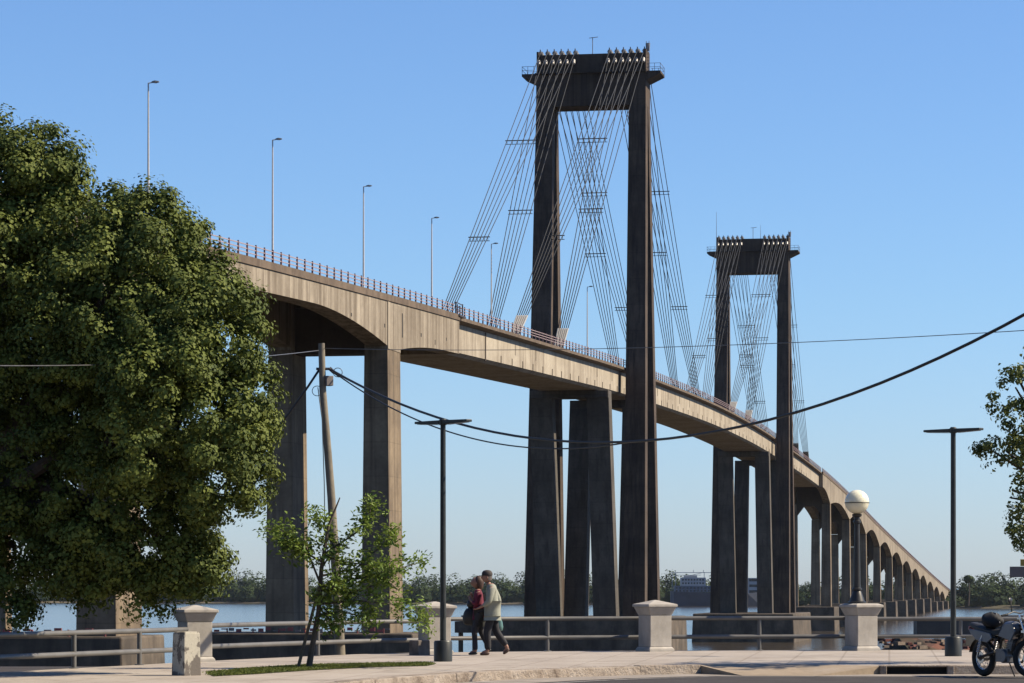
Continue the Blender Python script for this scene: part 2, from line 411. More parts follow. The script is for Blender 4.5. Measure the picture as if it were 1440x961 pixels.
    # stays
    for sx in (-1, 1):
        for sy in (-1, 1):
            for row, (sa, za, ys) in enumerate(((95.0, ZT + .35, .95), (62.0, ZT - 1.35, 2.6))):
                s1 = s0 + sy * sa; h1 = hz(s1) - .1; tl = []; bl = []
                for k in range(6):
                    A = Vector((sx * (2.55 + 1.04 * k), s0 + sy * ys, za)); B = Vector((sx * (4.15 + .20 * k), s1, h1))
                    m = MB(); m.tube([A, B], .056, 6, True); m.build('stay_cable', M['cable'], bridge, smooth=True, fix=False)
                    tl.append(A); bl.append(B)
                for t in ((.36, .70) if row == 0 else (.55,)):
                    a = tl[0].lerp(bl[0], t); b = tl[5].lerp(bl[5], t); m = MB(); e = Vector((sx * .25, 0, 0))
                    m.tube([a - e, b + e], .075, 6); m.tube([a - e - Vector((0, 0, .5)), b + e - Vector((0, 0, .5))], .045, 6)
                    for q in range(6):
                        c = tl[q].lerp(bl[q], t); m.box((c.x, c.y, c.z - .25), (.05, .1, .5))
                    m.build('cable_spacer', M['cable'], bridge, fix=False)
                if sx == 1:
                    m = MB()
                    for k in range(6):
                        d = (tl[k] - bl[k]).normalized(); m.tube([bl[k], bl[k] + d * (4.5 if row else 5.8)], .12, 6)
                    if not (sy == 1 and s0 < 10): m.build('cable_sheath', M['sheath'], bridge, fix=False)
    return p
pylon(0.0); pylon(L12)
# raised fender beam beside the near pile cap
inv = Matrix.Rotation(TH, 4, 'Z')
m = MB(); m.box((-13.8, -20.5, 6.35), (5.4, 4, 1.6)); m.box((-15.3, -21, 7.55), (.9, .9, .9))
for x in (-16, -14, -12): m.tube([(x, -20.5, -2), (x, -20.5, 5.6)], .35, 8)
m.build('fender', M['cap'], bridge)
# ------------------------------------------------------------------ lamps on the bridge deck
def deck_lamp(px, label, i):
    # lateral -5.0 line
    Z = (68.39 + 5.12 + .155) / (.174 - (px - CXP) / F); sst = (Z - .9 - 462) / math.cos(TH)
    loc = P1 + Matrix.Rotation(-TH, 3, 'Z') @ Vector((-5.1, sst, hz(sst) - .1))
    t = thing('street_lamp', label, 'street lamp', loc, -TH, 'street lamps along the bridge deck')
    return t
lab = ['tall pale lamp post on the bridge rising from behind the big tree', 'pale lamp post on the bridge nearest to the start of the visible railing', 'pale lamp post on the bridge above the arch left of the single front pier',
       'pale lamp post on the bridge just before the stay cables begin', 'pale lamp post on the bridge standing between the first two stay cable bundles', 'small pale lamp post on the bridge seen between the legs of the near pylon']
pole = MB(); pole.tube([(0, 0, 0), (0, 0, 7), (0, 0, 14.0)], [.12, .09, .06], 8); arm = MB(); arm.tube([(0, 0, 13.98), (.5, 0, 14.04)], .045, 6)
head = MB(); head.loft([[(.3, -.1, 14.0), (.3, .1, 14.0), (.3, .1, 14.1), (.3, -.1, 14.1)], [(.6, -.2, 13.98), (.6, .2, 13.98), (.6, .2, 14.15), (.6, -.2, 14.15)], [(.9, -.1, 14.03), (.9, .1, 14.03), (.9, .1, 14.1), (.9, -.1, 14.1)]])
prm = None
for i, px in enumerate((207, 382, 510, 606, 690, 825)):
    t = deck_lamp(px, lab[i], i)
    t.scale.z = (1.07, 1.05, 1.0, .99, 1.0, 1.03)[i]
    if prm is None:
        prm = [pole.build('pole', M['galv'], t, smooth='auto'), arm.build('arm', M['galv'], t), head.build('lamp_head', plain('lamp_grey', (.3, .3, .31), .5), t)]
    else:
        for q in prm: dup(q, t)
# ------------------------------------------------------------------ setting: river, banks, promenade
def water_mat():
    m, nt, b = nodes('river_water')
    b.inputs['Base Color'].default_value = (.16, .125, .085, 1); b.inputs['Roughness'].default_value = .12; b.inputs['IOR'].default_value = 1.33
    n1 = noise(nt, .35, 4, (1, .22, 1)); n2 = noise(nt, .02, 3, (1, .25, 1)); n3 = noise(nt, 1.6, 3, (1, .5, 1))
    a = nt.nodes.new('ShaderNodeMath'); a.operation = 'ADD'; nt.links.new(n1, a.inputs[0]); nt.links.new(n3, a.inputs[1])
    bump(nt, b, a.outputs[0], .55, .12)
    c = ramp(nt, n2, [(.35, (.040, .033, .024)), (.65, (.062, .050, .035))]); nt.links.new(c, b.inputs['Base Color'])
    return m
m = MB(); R_ = 30000; m.add([(-R_, -R_, WZ), (R_, -R_, WZ), (R_, R_, WZ), (-R_, R_, WZ)], [(0, 1, 2, 3)])
tag(m.build('river_water', water_mat(), fix=False), kind='structure')
def patchy(name, cols, sc=2.0, detail=6, rough=.95, bmp=.4, dist=.02, fine=None):
    m, nt, b = nodes(name)
    f = noise(nt, sc, detail, (1, 1, 1), .62); n = len(cols); cols = [kc(q) for q in cols]
    c = ramp(nt, f, [(.28 + .44 * i / (n - 1), cols[i]) for i in range(n)])
    g = noise(nt, sc * 9, 4, (1, 1, 1), .7, w=3)
    c = mixc(nt, .45, c, ramp(nt, g, [(.3, (.6, .6, .6)), (.65, (1, 1, 1))]), 'MULTIPLY')
    nt.links.new(c, b.inputs['Base Color']); b.inputs['Roughness'].default_value = rough; b.inputs['Specular IOR Level'].default_value = .2
    if bmp: bump(nt, b, noise(nt, sc * 5, 6, (1, 1, 1), .7), bmp, dist)
    return m
# far shore: low land with a pale beach line
FS = [(-2600, 2300), (-900, 2420), (-300, 2400), (120, 2160), (205, 1880), (250, 1790), (420, 1690), (900, 1600), (2600, 1500)]
def shore(x):
    for (a, za), (b, zb) in zip(FS, FS[1:]):
        if a <= x <= b: return za + (zb - za) * (x - a) / (b - a)
    return FS[0][1] if x < FS[0][0] else FS[-1][1]
m = MB(); xs = [(-2600 + 40 * k) for k in range(131)]
rows = [(-3, -.6), (4, .5), (14, 1.4), (60, 2.2), (9000, 4)]
m.loft([[(x, shore(x) + dz + (6 * math.sin(x * .043) + 4 * math.sin(x * .11)) * (dz < 100), WZ + zz + (.5 * math.sin(x * .07) if 0 < dz < 20 else 0)) for dz, zz in rows] for x in xs], closed=False, cap=False)
tag(m.build('far_shore', patchy('far_shore_soil', [(.10, .095, .055), (.16, .14, .09), (.30, .25, .18)], .05), smooth=True, fix=False), kind='structure')
# promenade edge (pixel, ground row) -> world
EDGE = [(-420, 990), (-150, 958), (0, 945.5), (104, 940), (200, 935), (300, 929.3), (400, 924.6), (500, 920.3), (600, 917.8), (760, 916), (920, 915.2), (1068, 914.7), (1210, 914.3), (1351, 914.1), (1440, 914), (2200, 914), (6000, 914)]
edge = [gnd(*p) for p in EDGE]
KERB = [(6000, 936.5), (2000, 936.5), (1440, 936.5), (1335, 936.5), (1241, 936.5), (985, 936.0), (900, 937.3), (800, 940), (720, 943), (640, 947), (560, 952.5), (490, 959.5)]
kerb = [gnd(*p) for p in KERB] + [Vector((-4.4, 38, 0)), Vector((-7.5, 22, 0)), Vector((-9.5, -40, 0))]
pa, pb, pf1, pf2 = gnd(985, 934.2), gnd(1105, 934), gnd(1045, 950.5, -.147), gnd(1145, 950.5, -.147)
kl = gnd(985, 936.0); kr = gnd(1241, 936.5)
poly = [*edge, *kerb[:5], pb, pa, *kerb[5:], Vector((-40, -40, 0)), Vector((-40, 38, 0))]
def paving():
    m, nt, b = nodes('sidewalk_paving')
    f = noise(nt, .55, 6, (1, 1, 1), .65); c = ramp(nt, f, [(.3, (.25, .215, .18)), (.55, (.325, .285, .243)), (.75, (.36, .325, .28))])
    tc = nt.nodes.new('ShaderNodeTexCoord'); mp = nt.nodes.new('ShaderNodeMapping'); mp.inputs['Rotation'].default_value = (0, 0, .12)
    br = nt.nodes.new('ShaderNodeTexBrick'); br.inputs['Scale'].default_value = .55; br.inputs['Mortar Size'].default_value = .012; br.offset = 0
    br.inputs['Color1'].default_value = (1, 1, 1, 1); br.inputs['Color2'].default_value = (.9, .9, .89, 1); br.inputs['Mortar'].default_value = (.66, .63, .6, 1); br.inputs['Row Height'].default_value = .5
    nt.links.new(tc.outputs['Object'], mp.inputs[0]); nt.links.new(mp.outputs[0], br.inputs[0])
    c = mixc(nt, .8, c, br.outputs[0], 'MULTIPLY')
    g = noise(nt, 14, 4, (1, 1, 1), .7); c = mixc(nt, .5, c, ramp(nt, g, [(.3, (.68, .67, .66)), (.6, (1, 1, 1))]), 'MULTIPLY')
    st = noise(nt, 1.3, 5, (1, 1, 1), .7, w=7); c = mixc(nt, .6, c, ramp(nt, st, [(.54, (1, 1, 1)), (.66, (.55, .51, .46))]), 'MULTIPLY')
    nt.links.new(c, b.inputs['Base Color']); b.inputs['Roughness'].default_value = .9; bump(nt, b, g, .3, .01)
    return m
m = MB(); n = len(poly); m.add([*poly, *[p + Vector((0, 0, -.7)) for p in poly]], [tuple(range(n))] + [(k, (k + 1) % n, n + (k + 1) % n, n + k) for k in range(n)])
pv = m.build('sidewalk', paving(), fix=False)
import bmesh
bm = bmesh.new(); bm.from_mesh(pv.data); bmesh.ops.triangulate(bm, faces=bm.faces); bmesh.ops.recalc_face_normals(bm, faces=bm.faces); bm.to_mesh(pv.data); bm.free()
tag(pv, kind='structure')
# river wall under the edge
m = MB(); m.loft([[p + Vector((0, .0, -.12)), p + Vector((0, .25, -.12)), p + Vector((0, 1.2, -13.5)), p + Vector((0, -.5, -13.5))] for p in edge]); tag(m.build('river_wall', M['cap']), kind='structure')
# ramp and flares
def sheet(name, pts, mat, faces=None, kind='structure', thick=0):
    m = MB(); m.add(pts, faces or [tuple(range(len(pts)))]); return tag(m.build(name, mat, fix=False), kind=kind)
m = MB(); m.add([pa, pb, pf2, pf1], [(3, 2, 1, 0)]); m.add([pa, pf1, kl - Vector((0, 0, .15)), kl], [(0, 3, 1), (3, 2, 1)]); m.add([pb, kr, pf2, kr - Vector((0, 0, .15))], [(0, 2, 1), (1, 2, 3)])
tag(m.build('kerb_ramp', patchy('ramp_concrete', [(.40, .32, .23), (.5, .40, .29), (.55, .46, .36)], 1.2), fix=False), kind='structure')
# kerb, in stones, with a storm drain inlet
KS = patchy('kerb_stone', [(.26, .20, .155), (.56, .47, .385), (.72, .63, .54)], 2.2, bmp=1.0, dist=.08)
m = MB(); rk = random.Random(3)
def along(pts, step):
    out = []
    for a, b in zip(pts, pts[1:]):
        k = max(1, int((b - a).length / step)); out += [(a.lerp(b, i / k), a.lerp(b, (i + 1) / k)) for i in range(k)]
    return out
kseg = along([p for p in kerb if p.x < 14], 1.1)
hx0, hx1 = gnd(1246, 936.5).x, gnd(1331, 936.5).x
for a, b in kseg:
    mid = (a + b) / 2
    if kl.x + .02 < mid.x < kr.x - .02: continue
    if hx0 - .02 < mid.x < hx1 + .02: continue
    d = (b - a).normalized(); nrm = Vector((-d.y, d.x, 0)); nrm = nrm if nrm.y < 0 else -nrm
    g = d * .002; o1, o2 = rk.uniform(-.012, .012), rk.uniform(-.012, .012); e = rk.uniform(0, .02); tp = .004 + rk.uniform(0, .012)
    q = [a + g, b - g]
    P = [q[0] - nrm * .22, q[1] - nrm * .22, q[1] + nrm * (.05 + o2), q[0] + nrm * (.05 + o1)]
    m.hexa([p + Vector((0, 0, -.3)) for p in P] + [P[0] + Vector((0, 0, tp)), P[1] + Vector((0, 0, tp)), P[2] - nrm * .035 + Vector((0, 0, tp - e)), P[3] - nrm * .035 + Vector((0, 0, tp - e))])
ky = kerb[3].y
for (x0, x1) in ((hx0 - .12, hx0), (hx1, hx1 + .12)): m.box(((x0 + x1) / 2, ky + .05, -.145), (x1 - x0, .34, .30))
m.box(((hx0 + hx1) / 2, ky + .06, -.005), (hx1 - hx0 + .2, .32, .03))
tag(m.build('kerb', KS, bevel=.012), kind='structure')
m = MB(); x0, x1 = hx0 - .01, hx1 + .01     # dark panel closing the inlet, the hole's shade put into its colour
tag(MB().box(((x0 + x1) / 2, ky - .003, -.09), (x1 - x0, .004, .15)).build('inlet_shade_panel', plain('inlet_shade', (.012, .010, .009), .95)), kind='structure')
m = MB(); rk2 = random.Random(5)
# road, gutter, line
tag(sheet('road', [(-60, -60, -.15), (60, -60, -.15), (60, 60, -.15), (-60, 60, -.15)], patchy('road_asphalt', [(.06, .052, .05), (.085, .075, .072), (.11, .10, .095)], 1.5)), kind='structure')
def strip(name, w0, w1, z, mat):
    m = MB(); pts = [p for p in kerb if p.x < 20 and p.y > -30]; a = []
    for i, p in enumerate(pts):
        d = (pts[min(i + 1, len(pts) - 1)] - pts[max(i - 1, 0)]).normalized(); nrm = Vector((-d.y, d.x, 0)); nrm = nrm if (nrm.y < 0) else -nrm
        a.append((p + nrm * w0, p + nrm * w1))
    m.loft([[Vector((u.x, u.y, z)), Vector((v.x, v.y, z))] for u, v in a], closed=False, cap=False); return tag(m.build(name, mat), kind='structure')
strip('gutter', -.1, 1.25, -.146, patchy('gutter_concrete', [(.30, .26, .23), (.46, .41, .36), (.54, .48, .43)], 1.4))
strip('edge_marking', 1.5, 1.62, -.1455, patchy('worn_line_paint', [(.20, .185, .175), (.5, .48, .46), (.6, .58, .56)], 5))
# ------------------------------------------------------------------ foliage helpers
def leaf_mat(name, c0, c1, trans=.25, rough=.5):
    m, nt, b = nodes(name)
    at_ = nt.nodes.new('ShaderNodeAttribute'); at_.attribute_name = 'tint'
    c = ramp(nt, at_.outputs['Fac'], [(0, c0), (1, c1)])
    nt.links.new(c, b.inputs['Base Color']); b.inputs['Roughness'].default_value = rough; b.inputs['Specular IOR Level'].default_value = .18
    tr = nt.nodes.new('ShaderNodeBsdfTranslucent'); nt.links.new(mixc(nt, .5, c, (.16, .20, .03)), tr.inputs['Color'])
    mx = nt.nodes.new('ShaderNodeMixShader'); mx.inputs[0].default_value = trans
    out = nt.nodes['Material Output']; nt.links.new(b.outputs[0], mx.inputs[1]); nt.links.new(tr.outputs[0], mx.inputs[2]); nt.links.new(mx.outputs[0], out.inputs[0])
    return m
def leaf_mesh(name, C, U, size, tint, asp=.45, fold=.25, droop=0.0):
    """C centres (n,3), U facing normals (n,3): one folded leaf (two triangles) each"""
    n = len(C); U = U / (np.linalg.norm(U, axis=1, keepdims=True) + 1e-9)
    r = RNG.normal(size=(n, 3)); r[:, 2] -= droop
    T = r - U * np.sum(r * U, 1, keepdims=True); T /= np.linalg.norm(T, axis=1, keepdims=True) + 1e-9
    B = np.cross(U, T); s = size[:, None]
    V = np.empty((n, 4, 3)); V[:, 0] = C - T * s * .5; V[:, 2] = C + T * s * .5
    V[:, 1] = C + B * s * asp + U * s * fold * .5; V[:, 3] = C - B * s * asp + U * s * fold * .5
    me = bpy.data.meshes.new(name); me.vertices.add(4 * n); me.vertices.foreach_set('co', V.reshape(-1).astype('f'))
    idx = np.arange(n)[:, None] * 4; L = np.concatenate([idx + np.array([[0, 1, 2]]), idx + np.array([[0, 2, 3]])], 1).reshape(-1)
    me.loops.add(6 * n); me.loops.foreach_set('vertex_index', L.astype('i'))
    me.polygons.add(2 * n); me.polygons.foreach_set('loop_start', np.arange(0, 6 * n, 3).astype('i')); me.polygons.foreach_set('loop_total', np.full(2 * n, 3, 'i'))
    a = me.attributes.new('tint', 'FLOAT', 'POINT'); a.data.foreach_set('value', np.repeat(tint, 4).astype('f'))
    me.update(calc_edges=True); return me
def unit(n):
    v = RNG.normal(size=(n, 3)); return v / np.linalg.norm(v, axis=1, keepdims=True)
def crown(lobes, dens, per, cr, ls, inner=.3, flat=.8, up=.35):
    """tufts of leaves over and inside each lobe; a leaf faces out from its tuft"""
    C = []; U = []; Sz = []; T = []
    for (c, r) in lobes:
        c = np.array(c); r = np.array(r, float); area = 4 * math.pi * ((r[0]*r[1])**1.6/3 + (r[0]*r[2])**1.6/3 + (r[1]*r[2])**1.6/3) ** (1/1.6)
        k = max(4, int(area * dens)); d = unit(k); rad = np.where(RNG.random(k) < inner, RNG.uniform(.45, .8, k), RNG.uniform(.84, 1.04, k))
        cc = c + d * r * rad[:, None]; tn = RNG.random(k); sc = cr * RNG.uniform(.6, 1.35, (k, 1, 1))
        q = RNG.normal(size=(k, per, 3)); q /= np.linalg.norm(q, axis=2, keepdims=True)
        P = cc[:, None] + q * sc * RNG.uniform(.45, 1.12, (k, per, 1)) * np.array([1, 1, flat])
        nn = q * 1.0 + d[:, None] * .35 + RNG.normal(size=(k, per, 3)) * .27 + np.array([0, 0, up])
        C.append(P.reshape(-1, 3)); U.append(nn.reshape(-1, 3)); Sz.append(ls * RNG.uniform(.5, 1.35, k * per)); T.append(np.clip(np.repeat(tn, per) * .65 + RNG.random(k * per) * .35, 0, 1))
    return np.concatenate(C), np.concatenate(U), np.concatenate(Sz), np.concatenate(T)
BARK = plain('bark', (.10, .075, .055), .95, 0, .4, 5, .8)
# ------------------------------------------------------------------ big tree at the left
def lobe(px, py, rp, Z, ry=None, sx=1.0, sz=1.0):
    c = at(px, py, Z); r = rp / F * Z; return (tuple(c), (r * sx, ry or r, r * sz))
LB = [lobe(-45, 335, 180, 50.5, 2.4), lobe(160, 435, 160, 49.5, 2.3), lobe(262, 470, 112, 48.6, 1.4), lobe(254, 592, 136, 48.7, 2.1), lobe(60, 600, 200, 51.2, 2.2), lobe(180, 715, 118, 50.0, 1.7),
      lobe(20, 770, 78, 51, 1.4), lobe(306, 655, 76, 48.8, 1.3), lobe(-170, 520, 260, 52, 3.2), lobe(55, 245, 66, 49.8), lobe(205, 345, 86, 49.3), lobe(110, 770, 70, 50),
      lobe(260, 770, 55, 49.5, .8), lobe(348, 612, 42, 49.3), lobe(20, 850, 26, 50), lobe(215, 822, 44, 49.8, .6), lobe(272, 800, 50, 49.6, .6), lobe(130, 805, 55, 50.2, .8), lobe(290, 400, 50, 49.2), lobe(5, 300, 75, 50), lobe(100, 330, 90, 49.9), lobe(90, 520, 110, 49.9), lobe(-30, 680, 120, 51)]
tr = thing('tree', 'huge dense broadleaf tree filling the left side with leaves hanging over the pipe railing', 'tree', at(-95, 826, 51) * 1.0)
tr.location = (at(-95, 826, 51).x, 51, 0); TO = np.array(tr.location)
C, U, Sz, T = crown(LB, 6.4, 165, .265, .064, .42, .8, .4)
# drop some clump areas so that sky shows through near the lower rim
def hash3(P, f):
    q = np.sin(P[:, 0] * f * 1.7 + 1.3) + np.sin(P[:, 1] * f * 2.1 + .4) + np.sin(P[:, 2] * f * 1.9 + 2.2) + np.sin((P[:, 0] + P[:, 2]) * f * .9)
    return q
kk = ~((hash3(C, 3.2) > np.where(C[:, 2] < 3.2, 2.0, 3.2))); C, U, Sz, T = C[kk], U[kk], Sz[kk], T[kk]
me = leaf_mesh('crown', C - TO, U, Sz, T, .42, .25, .4)
LEAF = leaf_mat('big_tree_leaves', (.024, .042, .009), (.122, .146, .028), .08, .7)
link('crown', me, LEAF, tr)
m = MB(); o = Vector(tr.location)
m.tube([(0, 0, -.05), (.05, 0, 1.2), (.2, -.1, 2.6), (.5, -.2, 4.2)], [.48, .36, .32, .26], 12)
rt = random.Random(2)
for (c, r) in LB[:14]:
    e = Vector(c) - o; st_ = Vector((.1 + .1 * rt.random(), -.05, 1.8 + 1.6 * rt.random())); mid = st_.lerp(e, .5) + Vector((0, 0, .35))
    m.tube([st_, mid, e], [.17, .10, .04], 7)
m.build('trunk', BARK, tr, smooth='auto')
# ------------------------------------------------------------------ tree at the right edge
RB = [lobe(1392, 632, 20, 55.6, .3, 1, .5), lobe(1425, 690, 32, 55.8, .4), lobe(1418, 745, 18, 56, .3), lobe(1428, 545, 30, 55.6, .4), lobe(1452, 570, 62, 56), lobe(1475, 650, 72, 56), lobe(1478, 520, 45, 56), lobe(1415, 635, 36, 55.6, .5, 1, .55), lobe(1425, 520, 22, 55.7, .35), lobe(1440, 740, 26, 56, .4, .8, 1.2), lobe(1420, 700, 22, 55.8, .35), lobe(1540, 560, 110, 57), lobe(1530, 680, 80, 57), lobe(1437, 590, 40, 55.3)]
t2 = thing('tree', 'loose broadleaf tree reaching in at the right edge above the motorcycle', 'tree', (at(1530, 826, 56.5).x, 56.5, 0))
C, U, Sz, T = crown(RB, 4.0, 60, .19, .075, .3, .8, .4)
kk = ~((hash3(C, 3.0) > 1.0)); C, U, Sz, T = C[kk], U[kk], Sz[kk], T[kk]
link('crown', leaf_mesh('crown', C - np.array(t2.location), U, Sz, T, .36, .3, .4), leaf_mat('right_tree_leaves', (.05, .066, .016), (.14, .16, .05), .2), t2)
m = MB(); o = Vector(t2.location); m.tube([(0, 0, -.05), (.05, 0, 1.3), (-.05, 0, 2.8), (-.1, 0, 4.2)], [.2, .15, .13, .06], 10)
for (c, r) in RB:
    e = Vector(c) - o; s_ = Vector((0, 0, 1.9 + .15 * len(c))); m.tube([s_, s_.lerp(e, .5) + Vector((0, 0, .2)), e], [.07, .045, .015], 6)
m.build('trunk', BARK, t2, smooth='auto')
# ------------------------------------------------------------------ young tree on the grass strip, with its stake
yb = gnd(434, 940); t3 = thing('young_tree', 'thin young tree with bright leaves growing on the grass strip', 'tree', yb)
ZY = yb.y
def yl(px, py, dz=0): return at(px, py, ZY + dz) - yb
m = MB()
m.tube([yl(434, 941), yl(440, 905), yl(448, 860), yl(452, 800), yl(462, 740), yl(478, 700)], [.055, .048, .042, .036, .024, .010], 8)
BR = [[(450, 820), (430, 770), (400, 748), (372, 742)], [(452, 800), (470, 770), (455, 735), (445, 725)], [(455, 780), (500, 750), (520, 722), (523, 706)], [(452, 810), (500, 800), (545, 760), (550, 745)],
      [(450, 825), (500, 815), (560, 800), (595, 790)], [(449, 850), (500, 845), (555, 850), (585, 862), (605, 882)], [(448, 865), (480, 860), (512, 868), (520, 872)], [(449, 855), (462, 870), (470, 885)],
      [(455, 780), (480, 790), (520, 795), (560, 830)], [(451, 830), (490, 835), (530, 822), (548, 800)], [(448, 860), (455, 840), (470, 825), (480, 820)], [(452, 790), (425, 775), (410, 770), (395, 765)]]
Cs = []; Us = []; Ss = []; Ts = []
ry = np.random.default_rng(11)
for bi, b in enumerate(BR):
    pts = [yl(x, y, (ry.random() - .5) * 1.1 * i / 3) for i, (x, y) in enumerate(b)]
    m.tube(pts, [.022, .015, .010, .006, .004][:len(pts)], 5)
    segs = []
    for i in range(len(pts) - 1):
        for q in np.linspace(0, 1, 6): segs.append((np.array(pts[i].lerp(pts[i + 1], q)), i + q))
    for (p, w) in segs:
        if w < .5: continue
        for j in range(6):
            cc = p + ry.normal(size=3) * np.array([.11, .13, .09]); tn = ry.random()
            k = 5                                                        # a leaf of five leaflets spread like a hand
            base = np.array([0, 0, 1.0]) + ry.normal(size=3) * .55
            Cs.append(cc + ry.normal(size=(k, 3)) * .052); Us.append(base + ry.normal(size=(k, 3)) * .35); Ss.append(ry.uniform(.07, .115, k)); Ts.append(np.clip(tn + ry.normal(size=k) * .1, 0, 1))
m.build('trunk', plain('young_bark', (.13, .105, .08), .9), t3, smooth='auto')
link('crown', leaf_mesh('crown', np.concatenate(Cs), np.concatenate(Us), np.concatenate(Ss), np.concatenate(Ts), .24, .3, .6), leaf_mat('young_leaves', (.065, .115, .02), (.20, .275, .06), .3), t3)
m = MB(); m.tube([gnd(419, 940), at(432, 890, gnd(419, 940).y), at(449, 826, ZY - .05)], [.03, .028, .025], 7)
tag(m.build('wooden_stake', plain('stake_wood', (.17, .14, .10), .9)), 'slanting wooden stake propping the young tree', 'stake')
# grass strip
GP = [(290, 947), (350, 941.5), (430, 936.8), (520, 934.6), (596, 933.3), (612, 934.6), (600, 937), (520, 939), (430, 943.6), (360, 948.5), (300, 951.6)]
gp = [gnd(*p) for p in GP]
sheet('grass_soil', [p + Vector((0, 0, .006)) for p in reversed(gp)], patchy('soil', [(.045, .04, .02), (.07, .075, .03), (.085, .10, .035)], 5), kind='structure')
def inside(x, y, P):
    c = False; j = len(P) - 1
    for i in range(len(P)):
        if (P[i].y > y) != (P[j].y > y) and x < (P[j].x - P[i].x) * (y - P[i].y) / (P[j].y - P[i].y) + P[i].x: c = not c
        j = i
    return c
gx0, gx1 = min(p.x for p in gp), max(p.x for p in gp); gy0, gy1 = min(p.y for p in gp), max(p.y for p in gp)
G = []
while len(G) < 16000:
    x, y = random.uniform(gx0 - .05, gx1 + .05), random.uniform(gy0 - .1, gy1 + .1)
    jx, jy = x + random.gauss(0, .03), y + random.gauss(0, .09)
    if inside(jx, jy, gp) and (math.sin(x * 7) + math.sin(y * 3.1 + x * 2) + random.random() * 1.8 > -.6): G.append((x, y, .012))
G = np.array(G); k = len(G); Ug = np.stack([RNG.normal(size=k), RNG.normal(size=k), RNG.normal(size=k) * .5 + .5], 1)
tag(link('grass', leaf_mesh('grass', G + np.array([0, 0, .012]), Ug, RNG.uniform(.03, .075, k), RNG.random(k), .12, .2), leaf_mat('grass_blades', (.055, .078, .014), (.125, .14, .032), .2)), kind='stuff')
# ------------------------------------------------------------------ far woods along the other shore
def woods(name, x0, x1, hgt, dens, seed):
    r = np.random.default_rng(seed); Cw = []; Uw = []; Sw = []; Tw = []
    x = x0
    while x < x1:
        for row in range(4):
            zb = shore(x) + 14 + row * 16 + r.uniform(-6, 6); h = hgt(x) * r.uniform(.55, 1.0) * (.62 + .13 * row); w = r.uniform(4.5, 9)
            c = np.array([x + r.uniform(-5, 5), zb, WZ + 1.5 + h * .58]); rad = np.array([w, w, h * .47]); k = int(240 * dens)
            d = r.normal(size=(k, 3)); d /= np.linalg.norm(d, axis=1, keepdims=True); d[:, 1] = -np.abs(d[:, 1]) * .9 + .1
            Cw.append(c + d * rad * r.uniform(.8, 1.1, (k, 1))); Uw.append(d + r.normal(size=(k, 3)) * .35 + np.array([0, 0, .35])); Sw.append(r.uniform(.9, 1.9, k)); Tw.append(np.clip(r.random() * .7 + r.random(k) * .3, 0, 1))
            k2 = 60; dd = r.uniform(-1, 1, (k2, 3)); Cw.append(np.stack([c[0] + dd[:, 0] * w, c[1] - w * .6 + dd[:, 1] * 3, WZ + 1.5 + (dd[:, 2] + 1) * h * .22], 1)); Uw.append(np.stack([dd[:, 0] * .4, -np.ones(k2), dd[:, 2] * .4 + .3], 1)); Sw.append(r.uniform(1.8, 3.4, k2)); Tw.append(r.random(k2) * .4)
        x += r.uniform(4.5, 7.5)
    me = leaf_mesh(name, np.concatenate(Cw), np.concatenate(Uw), np.concatenate(Sw), np.concatenate(Tw), .5, .2)
    return tag(link(name, me, WOOD), kind='stuff')
WOOD = leaf_mat('woodland_leaves', (.011, .024, .007), (.034, .055, .014), .05, .8)
def hl(x): return 21 + 4.5 * math.sin(x * .021 + 1) + 3 * math.sin(x * .06) + (3 if -330 < x < -120 else 0)
def hr(x): return 15.5 + 4 * math.sin(x * .045 + .5) + 2.5 * math.sin(x * .12)
woods('far_woods', -440, 238, hl, 1.0, 5); woods('far_woods', 250, 420, hr, 1.6, 6)
xp = (1362 - CXP) / F * 1745
pt = thing('palm_tree', 'single round headed tree standing above the low woods on the far shore', 'tree', (xp, 1745, WZ + 1.5))
MB().tube([(0, 0, 0), (.5, 0, 8), (.2, 0, 14)], [.5, .4, .3], 6).build('trunk', BARK, pt)
k = 260; d = unit(k); link('crown', leaf_mesh('crown', np.array([.2, 0, 15]) + d * np.array([3.4, 3.4, 2.4]) * RNG.uniform(.5, 1.05, (k, 1)), d, RNG.uniform(.9, 1.8, k), RNG.random(k), .4, .2), WOOD, pt)
# ------------------------------------------------------------------ moored vessel on the far shore
ZV = 1985.0; sv = ZV / F
def vx(px): return (px - 1005) * sv
def vz(py): return EYE + (HY - py) * sv - WZ
ves = thing('ship', 'grey blue vessel with white deckhouse and mast frame moored at the far shore', 'ship', ((1005 - CXP) * sv, ZV, WZ))
navy = plain('ship_hull_paint', (.075, .095, .14), .6, 0, .2, .2); grey = plain('ship_grey', (.17, .20, .26), .6, 0, .2, .3); white = plain('ship_white', (.55, .56, .58), .6, 0, .1, .3)
m = MB()
def hullsec(px, w, zb, zt): x = vx(px); return [(x, -w * .7, -1), (x, w * .7, -1), (x, w, zt), (x, -w, zt)]
m.loft([hullsec(943, 3, 0, vz(831)), hullsec(947, 7, 0, vz(832)), hullsec(1000, 7.5, 0, vz(834)), hullsec(1050, 7.5, 0, vz(835)), hullsec(1072, 3, 0, vz(832))]); m.build('hull', navy, ves)
m = MB(); m.box(((vx(948) + vx(1000)) / 2, 0, (vz(833) + vz(824)) / 2), (vx(1000) - vx(948), 11, vz(824) - vz(833))); m.box(((vx(1000) + vx(1050)) / 2, 0, (vz(834) + vz(829)) / 2), (vx(1048) - vx(1002), 10, vz(829) - vz(834))); m.build('main_deck', grey, ves)
